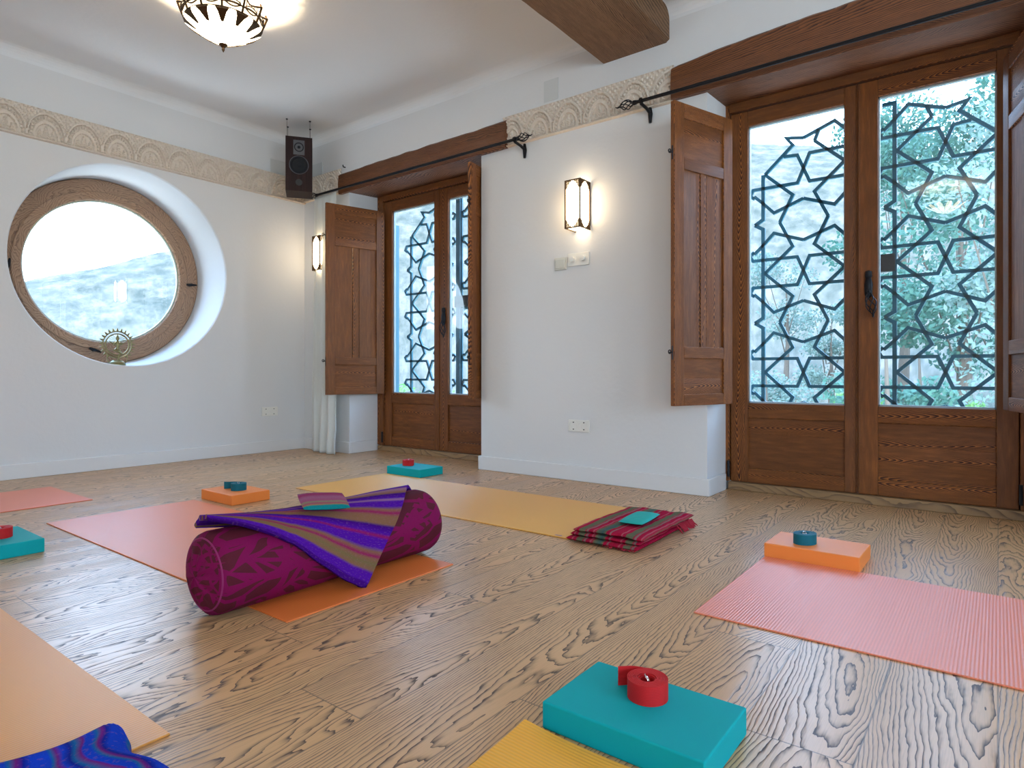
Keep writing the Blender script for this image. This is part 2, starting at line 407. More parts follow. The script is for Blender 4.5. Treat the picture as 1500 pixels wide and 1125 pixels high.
# baseboards
bh, bt = .092, .016
def bb(name, mb): return struct(obj(name, mb, M['base'], bevel=.004))
bb('baseboard_left', MB().box(XA, XA+bt, -3.6, YB, 0, bh))
bb('baseboard_right', MB().box(-2.801, -1.206, YB-bt, YB, 0, bh).box(-1.222, -1.206, YB, 3.545, 0, bh).box(-2.801, -2.785, YB, 3.55, 0, bh))
bb('baseboard_corner', MB().box(-4.784, -4.170, YB-bt, YB, 0, bh).box(-4.186, -4.170, YB, 3.56, 0, bh))
bb('baseboard_side', MB().box(.186, .20, YB, 3.55, 0, bh).box(.186, 3.0, YB-bt, YB, 0, bh))
# round-window timber ring
w1 = struct(bpy.data.objects.new('window_1', None)); COL.objects.link(w1); w1.location = (-5.2, CY, CZ)
def annulus(x0, x1, r0, r1, ch=.006, n=96):
    m = MB(); prof = [(r0, x0),(r0, x1-ch),(r0+ch, x1),(r1-ch, x1),(r1, x1-ch),(r1, x0)]
    vs = []
    for r, x in prof: vs += [(x, r*math.cos(2*PI*k/n), r*math.sin(2*PI*k/n)) for k in range(n)]
    p = len(prof); fs = [(i*n+k, i*n+(k+1) % n, ((i+1) % p)*n+(k+1) % n, ((i+1) % p)*n+k) for i in range(p) for k in range(n)]
    return m.add(vs, [f[::-1] for f in fs])
# ring grain follows the curve of the ring
def ring_wood(name):
    t = NT(name); xs = t.sep(t.coord())
    r = t.math('SQRT', t.math('ADD', t.math('MULTIPLY', xs[1], xs[1]), t.math('MULTIPLY', xs[2], xs[2])))
    a = t.math('ARCTAN2', xs[2], xs[1]); 
    seg = t.math('FLOOR', t.math('MULTIPLY', a, 1.2732))
    loc = t.math('SUBTRACT', t.math('FRACT', t.math('MULTIPLY', a, 1.2732)), .5)
    nn = t.noise(t.comb(t.math('MULTIPLY', a, 5), t.math('MULTIPLY', r, 22), seg), 1.0, 3)
    tt = t.math('ADD', t.math('ADD', t.math('MULTIPLY', r, 60), t.math('MULTIPLY', t.math('MULTIPLY', loc, loc), 22)), t.math('MULTIPLY', nn, 5))
    ln = t.math('POWER', t.math('FRACT', tt), 2.5)
    po = t.noise(t.comb(t.math('MULTIPLY', a, 12), t.math('MULTIPLY', r, 420), xs[0]), 1.0, 2)
    t.base(t.mix(t.math('ADD', ln, t.math('MULTIPLY', t.math('SUBTRACT', po, .5), .4)), C(.40,.235,.14), C(.17,.09,.052)), .42); return t.m
M['ring'] = ring_wood('ring_ash')
obj('window_frame', annulus(-.06, 0.0, .570, .668), M['ring'], w1, smooth=True, angle=30)
sash = obj('window_sash', annulus(-.03, .014, .518, .580), M['ring'], w1, smooth=True, angle=30)
obj('glass_bead', annulus(-.03, -.012, .507, .519, .002), plain('pale_bead', C(.55,.6,.5), .4), w1, smooth=True)
m = MB().lathe([(.51,-.024),(.51,-.020)], axis='x', n=96); obj('glass', m, M['glass'], w1)
def latch(y, z, rot):
    m = MB(); ca, sa = math.cos(rot), math.sin(rot)
    m.tube([(.012+.012, y-ca*.035, z-sa*.035),(.03, y, z),(.026, y+ca*.045, z+sa*.045)], [.008,.011,.006], 8)
    m.tube([(-.0, y, z),(.03, y, z)], .012, 10)
    return obj('latch', m, M['iron'], w1, smooth=True)
latch(.600, -.03, 0.05); latch(-.09,-.575, -.35); latch(-.592,-.03, 1.4)

# frieze : carved plaster band with repeating beaded arches
def frieze(axis, a0, a1, phase, period, z0=2.130, H=.205, name='trim_1'):
    nu = int((a1-a0)/.0052); nv = 40
    def hgt(a, v):
        u = ((a-phase)/period+.5) % 1 - .5
        X = u*period; Y = v*H
        if v < .055: return .022
        if v < .085: return .010
        if v > .955: return .016
        Y0 = (Y-.022)*.66; d = math.hypot(X*.98, Y0); th = math.atan2(Y0, X)
        if d < .104:
            if d > .094: return .022
            if d > .089: return .006
            if d > .078: return .019 if (math.sin(th*34) > -.2) else .008
            if d > .073: return .007
            if d > .058: return .015
            if d > .053: return .003
            h = .003
            for cx, w, hh in ((0,.020,.085),(-.034,.013,.050),(.034,.013,.050)):
                q = (Y-.022)/hh
                if 0 <= q < 1 and abs(X-cx) < w*(1-q)+.002: h = .010+.006*(math.sin(Y*420+abs(X-cx)*300) > 0)
            return h
        return .007 + .008*(math.sin(X*200+.5)*math.sin(Y*170) > .15)
    mb = MB()
    def fn(i, j):
        a = a0+(a1-a0)*i; z = z0+H*j
        e = hgt(a, j)
        if j in (0, 1): e = -.002
        return (XA+e, a, z) if axis == 'y' else (a, YB-e, z)
    mb.grid(fn, nu, nv, flip=(axis == 'y'))
    mb.f = [f[::-1] for f in mb.f] if axis == 'y' else mb.f
    return struct(obj(name, mb, M['frieze']))
frieze('y', -1.0, YB, 1.401, .209, z0=2.118, name='trim_1')
frieze('x', XA, -4.28, -4.42, .215, name='trim_2')
frieze('x', -2.59, -1.405, -2.523, .218, name='trim_3')

# ------------------------------------------------------------------ timber lintels and beam
def wavy_beam(x0, x1, yf, yb, zb0, zb1, top, nx=60, amp=.012, seed=0, backrise=.03):
    mb = MB()
    secs = []
    for i in range(nx+1):
        x = x0+(x1-x0)*i/nx
        w = amp*noise.noise(Vector((x*2.3+seed, 0, 0)))+amp*.4*noise.noise(Vector((x*9+seed, 3, 0)))
        wf = .006*noise.noise(Vector((x*4, seed, 5)))
        zt = top(i/nx)+w; zb = zb0+(zb1-zb0)*i/nx+.3*amp*noise.noise(Vector((x*5, seed, 9)))
        xr = x
        if i == 0: xr = x+.0
        secs.append([(xr, yf+wf+.004, zb),(xr, yf+wf, zb+.012),(xr, yf+wf-.004, (zb+zt)/2),(xr, yf+wf+.004, zt-.014),(xr, yf+.02, zt),(xr, yb, zt),(xr, yb, zb+backrise)])
    k = len(secs[0]); vs = [p for s in secs for p in s]; fs = []
    for i in range(nx):
        for j in range(k): fs.append((i*k+j, (i+1)*k+j, (i+1)*k+(j+1) % k, i*k+(j+1) % k))
    fs.append(tuple(range(k))); fs.append(tuple(nx*k+j for j in range(k))[::-1])
    return mb.add(vs, fs)
o = obj('wooden_lintel', wavy_beam(-4.29, -2.555, 3.262, 3.70, 2.118, 2.125, lambda t: 2.288+.022*t, amp=.014, seed=2, backrise=.03), M['beam_x'])
tag(o, 'rough dark brown wooden lintel over the far balcony door', 'beam')
o = obj('wooden_lintel', wavy_beam(-1.412, .62, 3.262, 3.70, 2.136, 2.134, lambda t: 2.312+.055*math.sin(t*PI)**.7, amp=.014, seed=11), M['beam_x'])
tag(o, 'long reddish brown wooden lintel over the near balcony door', 'beam')
mb = MB(); secs = []
for i in range(61):
    y = -3.6+i*(3.335+3.6)/60
    w = .022*noise.noise(Vector((y*1.1, 2, 0)))+.006*noise.noise(Vector((y*7, 2, 0))); v = .018*noise.noise(Vector((y*1.3, 9, 0)))
    if y > 3.0: w *= .3; v *= .3
    a, b, z = -1.862+w, -1.432+v, 2.472+.3*v
    secs.append([(a,y,ZC+.02),(a,y,z+.02),(a+.02,y,z),(b-.02,y,z),(b,y,z+.015),(b,y,ZC+.02)])
vs = [p for s in secs for p in s]; k = 6
fs = [(i*k+j, (i+1)*k+j, (i+1)*k+(j+1) % k, i*k+(j+1) % k) for i in range(60) for j in range(k)]
fs += [tuple(range(k)), tuple(60*k+j for j in range(k))[::-1]]
mb.add(vs, fs); tag(obj('ceiling_beam', mb, M['beam_y']), 'thick dark wooden beam crossing the white ceiling', 'beam')

# ------------------------------------------------------------------ doors
def panel_set(parent, x0, x1, z0, z1, y, fz=.07, name='panel'): pass
def lattice_handle(parent, x, y, z, s=1.0):
    """iron espagnolette plate with a twisted basket lever hanging to one side"""
    m = MB()
    m.lathe([(.001,.075*s),(.011*s,.07*s),(.013*s,.05*s),(.010*s,.045*s),(.015*s,.02*s),(.013*s,-.02*s),(.006*s,-.03*s),(.001,-.033*s)], c=(x, y-.006, z+.02*s), n=12)
    o = obj('door_handle', m, M['iron'], parent, smooth=True)
    m = MB()
    a0 = Vector((x+.004, y-.03, z+.01)); a1 = Vector((x+.018*s, y-.034, z-.075*s)); ax = (a1-a0)
    u = ax.orthogonal().normalized(); v = ax.normalized().cross(u)
    for k in range(5):
        pts = []
        for i in range(13):
            q = i/12; rr = .017*s*math.sin(PI*q)**.8+.002; an = 2*PI*k/5+q*PI*.9
            pts.append(a0+ax*q+u*rr*math.cos(an)+v*rr*math.sin(an))
        m.tube(pts, .0022*s, 6)
    m.tube([a0+Vector((0,.03,.004)), a0+Vector((0,0,.006)), a0], .006*s, 8)
    m.lathe([(.001,.004),(.006,.0),(.005,-.012),(.001,-.018)], c=tuple(a1), n=10)
    obj('lever', m, M['iron'], o, smooth=True)

def make_door(name, x0, y, xm0, xm1, x1, zt_glass, zb_leaf, zt_leaf, handle_side):
    """double leaf door, front plane y; leaves x0..xm0 and xm1..x1"""
    d = struct(bpy.data.objects.new(name, None)); COL.objects.link(d); d.location = (x0, y, 0)
    W = x1-x0
    boxes('frame_post', [(-.075,-.004,-.012,.06,.045,zt_leaf+.06), (W+.004,W+.150,-.012,.06,.045,zt_leaf+.06)], M['wood_zx'], d, .004)
    boxes('frame_rebate', [(-.03,.016,.0455,.06,.045,zt_leaf+.02), (W-.016,W+.03,.0455,.06,.045,zt_leaf+.02)], M['wood_zx'], d)
    obj('frame_head', MB().box(-.003,W+.003,-.02,.06,zt_leaf+.004,zt_leaf+.055), M['wood_xz'], d, bevel=.004)
    for i, (a, b) in enumerate(((0, xm0-x0), (xm1-x0, W))):
        st, en = .094, .055
        la, lb = (st, en) if i == 0 else (.088, .080)
        zg0 = .487
        leaf = obj('door_leaf', MB().box(a+la-.004, b-lb+.004, .040, .044, zb_leaf, zg0-.01), M['wood_xz'], d)
        boxes('stile', [(a, a+la, 0, .045, zb_leaf, zt_leaf), (b-lb, b, 0, .045, zb_leaf, zt_leaf)], M['wood_zx'], leaf, .0035)
        boxes('rail', [(a+la, b-lb, 0, .044, zt_glass, zt_leaf), (a+la, b-lb, 0, .044, zg0-.082, zg0), (a+la, b-lb, 0.0, .044, zb_leaf, .124)], M['wood_xz'], leaf, .0035)
        obj('door_panel', MB().box(a+la-.002, b-lb+.002, .014,   .036, .120, zg0-.078), M['wood_xz'], leaf)
        obj('glass', MB().box(a+la, b-lb, .028, .032, zg0, zt_glass), M['glass'], leaf)
        bd = []
        for q in ((a+la, a+la+.006, zg0, zt_glass), (b-lb-.006, b-lb, zg0, zt_glass), (a+la, b-lb, zg0, zg0+.008), (a+la, b-lb, zt_glass-.008, zt_glass)):
            bd.append((q[0], q[1], .018, .040, q[2], q[3]))
        boxes('glazing_bead', bd, plain('glazing_seal', C(.42,.50,.52), .4), leaf)
        if i == 1:
            hx = a+ (.048)
            lattice_handle(leaf, hx, 0, 1.04, 1.3)
    # moulding on the meeting edge and small hinges
    obj('meeting_bead', MB().box(xm0-x0+.0005, xm1-x0-.0005, -.006, .03, zb_leaf, zt_leaf), M['wood_zx'], d, bevel=.004)
    for hx in (-.006, W+.006):
        for z in (.115, 1.1, 1.9):
            obj('hinge', MB().tube([(hx,-.020,z-.045),(hx,-.020,z+.045)], .008, 8), M['iron'], d, smooth=True)
    return d
make_door('door_1', -4.110, 3.597, -3.472, -3.466, -2.832, 2.004, .046, 2.088, 1)
make_door('door_2', -1.197, 3.594, -.566, -.560, .074, 2.021, .046, 2.105, 1)
# sills of floor oak in front of each door
struct(obj('trim_4', MB().box(-4.168, -2.803, 3.572, 3.715, 0, .044), M['sill'], bevel=.004))
struct(obj('trim_5', MB().box(-1.205, .184, 3.568, 3.715, 0, .044), M['sill'], bevel=.004))

# ------------------------------------------------------------------ interior shutters (local x from hinge outwards, room face = -y)
def make_shutter(label, loc, rz, z0, z1, W, mirror=False, edge_latch=True):
    s = thing('window_shutter', label, 'shutter', loc, rz)
    sg = -1 if mirror else 1
    def bx(m, a, b, y0, y1, c, d):
        a, b = (a*sg, b*sg); return m.box(min(a,b), max(a,b), y0, y1, c, d)
    T = .026; st = .072; H = z1-z0
    def part(name, mt, *b, bev=.003):
        m = MB(); bx(m, *b); return obj(name, m, M[mt], s, bevel=bev)
    for b in ((0, st), (W-st, W)): part('stile', 'wood_zx', b[0], b[1], 0, T, 0, H)
    q1, q2 = H*.157, H*.782
    for c, d in ((0, .058), (q1, q1+.060), (q2, q2+.060), (H-.075, H)): part('rail', 'wood_xz', st, W-st, 0.0004, T, c, d)
    part('shutter_panel', 'wood_xz', st-.002, W-st+.002, .009, .020, .055, q1+.004, bev=0)
    part('shutter_panel', 'wood_xz', st-.002, W-st+.002, .009, .020, q2+.056, H-.070, bev=0)
    wI = W-2*st; a1, a2 = st+wI*.42, st+wI*.58; g = .0022
    for a, b, y in ((st-.002, a1-g, .010), (a1+g, a2-g, .007), (a2+g, W-st+.002, .010)):
        part('shutter_panel', 'wood_zx', a, b, y, .020, q1+.056, q2+.004, bev=.002)
    for zz in (H*.06, H*.93):
        m = MB().tube([(0,T/2,zz-.04),(0,T/2,zz+.04)], .007, 8); obj('hinge', m, M['iron'], s, smooth=True)
    if edge_latch:
        for q in (.175, .83):
            m = MB(); zz = H*q
            m.tube([(sg*W, T/2, zz-.035), (sg*W, T/2, zz+.035)], .004, 6)
            m.tube([(sg*W, T/2, zz), (sg*(W+.02), T/2, zz+.002)], .004, 6)
            m.tube([(sg*(W+.02+.009*math.cos(a)), T/2, zz+.004+.009*math.sin(a)) for a in [2*PI*k/10 for k in range(10)]], .003, 6, closed=True)
            obj('latch', m, M['iron'], s, smooth=True)
    return s
# left shutters open into the room: hinge -> free end
def ang(h, f): return math.atan2(f[1]-h[1], f[0]-h[0])
h, f = (-4.060,3.555), (-4.190,3.073)
make_shutter('brown panelled shutter open beside the white curtain, left of far door', (h[0],h[1],.481), ang(h,f)+PI, .481, 1.996, math.dist(h,f), mirror=True)
h, f = (-2.875,3.562), (-2.795,3.168)
make_shutter('narrow edge-on brown shutter folded open at right side of far door', (h[0],h[1],.478), ang(h,f), .478, 2.055, math.dist(h,f))
h, f = (-1.135,3.435), (-1.281,3.006)
make_shutter('brown panelled shutter open at left side of near door, beside white pier', (h[0],h[1],.486), ang(h,f)+PI, .486, 2.016, math.dist(h,f), mirror=True)
h, f = (.017,3.500), (.130,3.045)
make_shutter('shutter at right picture edge with bluish daylight on its panels', (h[0],h[1],.490), ang(h,f), .490, 2.020, math.dist(h,f))

# ------------------------------------------------------------------ iron star grilles outside the doors
U, PV = .00084, .5775/650
def grille(cx, y, label, dz=0):
    g = thing('iron_grille', label, 'grille', (cx, y, .0))
    t_ = .0175; y0, y1 = -.004, .012
    Z0 = .945+dz
    def leaf(sx, ox):
        m = MB()
        def P(p, cz, mir=1, mv=1): return (ox+sx*mir*p[0]*U, cz+mv*p[1]*PV)
        def pl(pts, cz, mir=1, mv=1, w=t_): m.bar2d([P(p, cz, mir, mv) for p in pts], w, y0, y1)
        for row in (-1, 0, 1):
            cz = Z0+row*.5775
            for mir in (1, -1):
                for mv in (1, -1):
                    pl([(0,132),(190,66),(262,138),(322,192)], cz, mir, mv)
                    pl([(152,0),(68,165),(250,325)], cz, mir, mv)
                    pl([(262,325),(262,32),(318,0)], cz, mir, mv, .020)
                    pl([(0,325),(38,236),(330,236),(352,200),(322,178)], cz, mir, mv)
        # partial crowning period: the lower half of a next octagon
        cz = Z0+1.155
        pl([(0,-132),(190,-66),(262,-138),(322,-192)], cz, 1)
        pl([(0,-132),(-110,-112),(-68,-165),(-250,-325)], cz, 1)
        pl([(68,-165),(250,-325)], cz, 1)
        pl([(68,-165),(95,-100)], cz, 1)
        pl([(0,-325),(38,-236),(330,-236),(352,-200),(322,-178)], cz, 1)
        pl([(0,-325),(-38,-236),(-125,-230)], cz, 1)
        pl([(262,-325),(262,-70),(262,-40),(330,-40)], cz, 1, 1, .020)
        return m
    for sx, ox in ((1, -.332), (-1, .332)):
        lf = obj('grille_leaf', leaf(sx, ox), M['grille'], g)
    zt = 2.085
    obj('grille_post', MB().box(-.012,.03,-.02,.02,.02,zt+.02).box(-.022,.040,-.004,.004,.02,zt), M['post'], g)
    obj('grille_post', MB().box(-.76,-.725,-.02,.02,.02,1.95), M['post'], g)
    obj('grille_post', MB().box(.725,.76,-.02,.02,.02,1.95), M['post'], g)
    obj('lock_box', MB().box(-.03,.115,-.02,.02,1.185,1.275), M['box'], g)
    obj('grille_rail', MB().box(-.76,.76,-.012,.012,.03,.06), M['grille'], g)
    return g
grille(-.541, 3.85, 'dark star-patterned iron grille outside the near door glass')
grille(-3.468, 3.82, 'star-patterned iron grille outside the far door glass', .02)
# outside sill slab carrying the grilles
struct(obj('trim_6', MB().box(-5.3, 1.2, 3.72, 4.10, -.12, .018), plain('stone_sill', C(.45,.43,.40), .8)))

# ------------------------------------------------------------------ curtain rods
def finial(parent, x, y, z, d):
    m = MB()
    for k in range(6):
        pts = []
        for i in range(13):
            q = i/12; rr = .024*math.sin(PI*q)**.9+.002; an = 2*PI*k/6+q*PI*.8
            pts.append((x+d*.085*q, y+rr*math.cos(an), z+rr*math.sin(an)))
        m.tube(pts, .0028, 6)
    m.tube([(x-d*.02,y,z),(x,y,z),(x+d*.006,y,z)], [.011,.014,.008], 10)
    m.tube([(x+d*.083,y,z),(x+d*.100,y,z-.003),(x+d*.112,y,z+.003)], [.006,.004,.002], 8)
    obj('finial', m, M['iron'], parent, smooth=True)
def bracket(parent, x, y, z, wall):
    m = MB(); m.tube([(x,y,z-.014),(x+.01,(y+wall)/2,z-.028),(x+.012,wall-.002,z-.045)], .009, 8)
    m.tube([(x-.006,y,z),(x+.006,y,z)], .017, 12)
    m.tube([(x+.012,wall-.010,z-.095),(x+.012,wall-.008,z-.045),(x+.012,wall-.010,z-.005)], [.008,.014,.008], 8)
    obj('bracket', m, M['iron'], parent, smooth=True)
def rod(label, xa, xb, y, z, finl, finr, br):
    r = thing('curtain_rod', label, 'curtain rod', (xa, y, z))
    obj('rod', MB().tube([(0,0,0),(xb-xa,0,0)], .0095, 10), M['iron'], r, smooth=True)
    if finl: finial(r, 0, 0, 0, -1)
    if finr: finial(r, xb-xa, 0, 0, 1)
    for x in br: bracket(r, x-xa, 0, 0, YB-y)
    return r
rod('black iron curtain rod over far door, white curtain at its left end', -4.49, -2.40, 3.195, 2.128, True, True, (-2.425,))
rod('black iron curtain rod over near door with basket finial at its left', -1.600, .95, 3.195, 2.145, True, True, (-1.555, .90))

# ------------------------------------------------------------------ curtain
def curtain_fn(u, v):
    z = 2.115*(1-v)+.004*v
    def lerp(a, b, t): return a+(b-a)*max(0, min(1, t))
    # right edge profile: wide at rod, narrow behind shutter, wide at floor
    xr = -4.24 if z > .5 else lerp(-4.24, -4.185, (.5-z)/.30)
    xl = lerp(-4.53, -4.575, (2.1-z)/1.8); x = xl+(xr-xl)*u
    drop = max(0, min(1, (1.0-z)/.9))
    y = 3.205+.022*math.sin(u*PI*7+.4)*(.35+.65*v)+(.0 if z > .46 else -.055*u*min(1, (.46-z)/.35))+.004*math.sin(9*z+u*8)
    if z > 2.0: y = lerp(y, 3.205, (z-2.0)/.1)
    y = min(y, 3.262)
    return (x, y, z)
m = MB().grid(curtain_fn, 84, 90)
o = obj('curtain', m, M['curtain'], smooth=True, angle=180); sd = o.modifiers.new('thick', 'SOLIDIFY'); sd.thickness = .002
tag(o, 'white curtain hanging to floor in the corner behind the open shutter', 'curtain')

# ------------------------------------------------------------------ wall lights
def sconce(label, x0, z0, w=.107, dep=.125, H=.285):
    s = thing('wall_sconce', label, 'wall lamp', (x0+w/2, YB, z0))
    a, b, f_, k = -w/2, w/2, -dep, -.006
    t_ = .0072; m = MB()
    for (x, y) in ((a, f_), (b-t_, f_), (a, k-t_), (b-t_, k-t_)): m.box(x, x+t_, y, y+t_, 0, H)
    for z in (0, H-t_):
        m.box(a+t_, b-t_, f_, f_+t_, z, z+t_).box(a, a+t_, f_+t_, k-t_, z, z+t_).box(b-t_, b, f_+t_, k-t_, z, z+t_)
    obj('lamp_frame', m, M['bronze'], s)
    # fretwork spandrels in the corners of front and side faces
    def fret(P):
        for top in (0, 1):
            for sd_ in (0, 1):
                m = MB()
                for i in range(6):
                    for j in range(6):
                        if i*1.0+j*1.15 > 5.2: continue
                        for kk in range(2):
                            pu = (.0055+j*.0072)/w; pv = .0055+i*.0075
                            if kk == 0: u0, u1, v0, v1 = pu, pu+.0095/w, pv+.0045, pv+.0078
                            else: u0, u1, v0, v1 = pu+.0042/w, pu+.0074/w, pv, pv+.0075
                            if sd_: u0, u1 = 1-u1, 1-u0
                            if top: v0, v1 = H-v1, H-v0
                            P(m, u0, u1, v0, v1)
                obj('fretwork', m, M['bronze'], s)
    fret(lambda m, u0, u1, v0, v1: m.box(a+u0*w, a+u1*w, f_+.0005, f_+.005, v0, v1))
    fret(lambda m, u0, u1, v0, v1: m.box(b-.005, b-.0005, f_+u0*dep, f_+u1*dep, v0, v1))
    fret(lambda m, u0, u1, v0, v1: m.box(a+.0005, a+.005, f_+u0*dep, f_+u1*dep, v0, v1))
    obj('lamp_shade', MB().box(a+.006, b-.006, f_+.006, k-.006, .006, H-.006), M['shade'], s)
    obj('back_plate', MB().box(a+.01, b-.01, k-.004, 0, .02, H-.02), M['bronze'], s)
sconce('lit box-shaped wall lamp on the white pier above the round switches', -2.036, 1.504)
sconce('lit box-shaped wall lamp half hidden behind the far left shutter', -4.515, 1.500)

# ceiling lamp
cl = thing('ceiling_lamp', 'round fretwork ceiling lamp with glowing fluted glass bowl', 'ceiling lamp', (-3.205, 1.712, 0))
def bowlfn(u, v):
    a = 2*PI*u; r = .178*(1-v)**.85+.004; lob = 1+.035*abs(math.sin(6*a))*(1-v)
    return (r*lob*math.cos(a), r*lob*math.sin(a), 2.462-.105*v**.95)
obj('glass_bowl', MB().grid(bowlfn, 144, 14, flip=True), M['bowl'], cl, smooth=True, angle=180)
m = MB()
for k in range(12):
    a = 2*PI*k/12
    pts = [(( .178*(1-v)**.85+.006)*math.cos(a), (.178*(1-v)**.85+.006)*math.sin(a), 2.460-.105*v**.95) for v in [i/10 for i in range(11)]]
    m.tube(pts, [.0028]*4+[.0016]*7, 6)
m.lathe([(.001,2.362),(.022,2.362),(.012,2.350),(.006,2.345),(.008,2.337),(.004,2.328),(.001,2.322)], n=16)
obj('bowl_rib', m, M['bronze'], cl, smooth=True)
# dark tapering leaves between flutes on the bowl's shoulder
for k in range(12):
    a = 2*PI*k/12
    def P(da, v, o=.004):
        r = .178*(1-v)**.85+.004+o; return (r*math.cos(a+da), r*math.sin(a+da), 2.462-.105*v**.95-.003)
    m = MB().add([P(-.17,0),P(.17,0),P(.12,.10),P(.05,.36),P(-.05,.36),P(-.12,.10)], [(0,1,2,5),(5,2,3,4)])
    o = obj('leaf_trim', m, M['bronze'], cl); sd = o.modifiers.new('t', 'SOLIDIFY'); sd.thickness = .002
# fretwork crown: 12 bays, flaring up; each bay a framed opening with scalloped top
m = MB()
def crown(a, h, r): return (r*math.cos(a), r*math.sin(a), h)
NB = 12
m.tube([crown(2*PI*i/96, 2.464, .183) for i in range(96)], .0055, 6, closed=True)
m.tube([crown(2*PI*i/96, 2.492+.004*abs(math.sin(6*2*PI*i/96)), .194) for i in range(96)], .005, 6, closed=True)
for k in range(NB):
    a0 = 2*PI*k/NB; a1 = a0+2*PI/NB
    m.tube([crown(a0, 2.464, .183), crown(a0, 2.494, .196), crown(a0, 2.540, .214), crown(a0, 2.556, .205)], .006, 6)
    m.tube([crown(a0+(a1-a0)*i/8, 2.540-.012*math.sin(PI*i/8), .214-.030*math.sin(PI*i/8)) for i in range(9)], .0055, 6)
    m.tube([crown(a0+(a1-a0)*(.12+.76*i/8), 2.494-.016*math.sin(PI*i/8), .192) for i in range(9)], .0035, 6)
    m.tube([crown(a0+(a1-a0)*(.12+.76*i/8), 2.500+.012*math.sin(PI*i/8), .196) for i in range(9)], .003, 6)
    for i in range(1, 6):
        q = a0+(a1-a0)*i/6
        m.tube([crown(q, 2.500+.010*math.sin(PI*i/6), .197), crown(q, 2.532-.010*math.sin(PI*i/6), .209-.02*math.sin(PI*i/6))], .0018, 5)
obj('fretwork_crown', m, M['bronze'], cl, smooth=True)
for k in range(NB):
    a0 = 2*PI*k/NB+.03; a1 = 2*PI*(k+1)/NB-.03; m = MB()
    def pane(u, v):
        q = a0+(a1-a0)*u; b = math.sin(PI*u)
        z = 2.466+(2.536-.010*b-2.466)*v; r = .182+(.205-.020*b-.182)*v
        return (r*math.cos(q), r*math.sin(q), z)
    o = obj('crown_pane', m.grid(pane, 8, 4), M['pane'], cl, smooth=True, angle=180); sd = o.modifiers.new('t', 'SOLIDIFY'); sd.thickness = .002
m = MB().lathe([(.001,2.655),(.060,2.655),(.058,2.640),(.02,2.632),(.012,2.60),(.012,2.52),(.001,2.515)], n=24)
obj('ceiling_rose', m, M['bronze'], cl, smooth=True)
m = MB().lathe([(.185,2.470),(.180,2.474)], n=64); 
o = obj('inner_diffuser', MB().lathe([(.001,2.405),(.02,2.400),(.03,2.385),(.02,2.375),(.001,2.372)], n=20), emis('bulb_glass', C(1,.80,.52), 30), cl, smooth=True)

c2 = dup(cl, (-.45,-1.0,0), 0, 'second fretwork ceiling lamp behind the viewer, reflected in the door glass')

# ------------------------------------------------------------------ hanging loudspeaker
f0, f1 = Vector((-4.434,2.871)), Vector((-4.328,3.02)); fw = (f1-f0).length
sp = thing('loudspeaker', 'dark wood-veneer loudspeaker hung on wires under the ceiling corner', 'loudspeaker', (f0.x, f0.y, 2.088), math.atan2((f1-f0).y, (f1-f0).x))
obj('cabinet', MB().box(0, fw+.018, 0, .22, 0, .428), M['veneer'], sp, bevel=.002)
W2 = (fw+.018)/2
def yl(m, prof, z): return m.lathe([(r, d) for r, d in prof], c=(W2, 0, z), n=40, axis='y')
obj('woofer', yl(MB(), [(.001,-.003),(.016,-.006),(.018,-.001),(.05,-.0005),(.056,-.006),(.066,-.006),(.069,-.002)], .205), M['cone'], sp, smooth=True)
obj('woofer_ring', MB().tube([(W2+.071*math.cos(a), -.002, .205+.071*math.sin(a)) for a in [2*PI*k/48 for k in range(48)]], .0035, 6, closed=True), M['coneg'], sp, smooth=True)
obj('tweeter', yl(MB(), [(.001,-.009),(.009,-.007),(.012,-.002),(.028,-.001),(.030,-.005),(.036,-.004),(.037,-.001)], .345), M['cone'], sp, smooth=True)
obj('tweeter_plate', MB().box(W2-.042, W2+.042, -.002, 0, .285, .40), M['coneg'], sp)
obj('bass_port', yl(MB(), [(.001,-.001),(.020,-.001),(.021,-.003),(.026,-.003)], .068), M['dark'], sp, smooth=True)
for x, y in ((.01,.02),(fw,.02),(.01,.19),(fw,.19)):
    obj('hanging_wire', MB().tube([(x,y,.428),(x,y,ZC-2.088-.004)], .0014, 5).lathe([(.008,ZC-2.088-.006),(.008,ZC-2.088)], c=(x,y,0), n=10), M['iron'], sp)

# vent above the frieze, flat grey plates by the loudspeaker, small hook
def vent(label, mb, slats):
    v = obj('wall_plate', mb, M['vent'], bevel=.001); tag(v, label, 'vent'); 
vent('small pale grey square vent above the frieze, left of the beam', MB().box(-2.268,-2.161,YB-.004,YB,2.350,2.484), 0)
vent('pale grey square plate on left wall behind the loudspeaker', MB().box(XA,XA+.004,2.967,3.14,2.325,2.437), 0)
vent('pale grey plate near the corner, right of the loudspeaker', MB().box(-4.69,-4.54,YB-.004,YB,2.338,2.440), 0)
tag(obj('wall_hook', MB().tube([(-4.24,YB,2.335),(-4.24,YB-.02,2.335),(-4.24,YB-.024,2.350)], .005, 6), M['iron'], smooth=True), 'small dark hook in the wall above far lintel', 'hook')

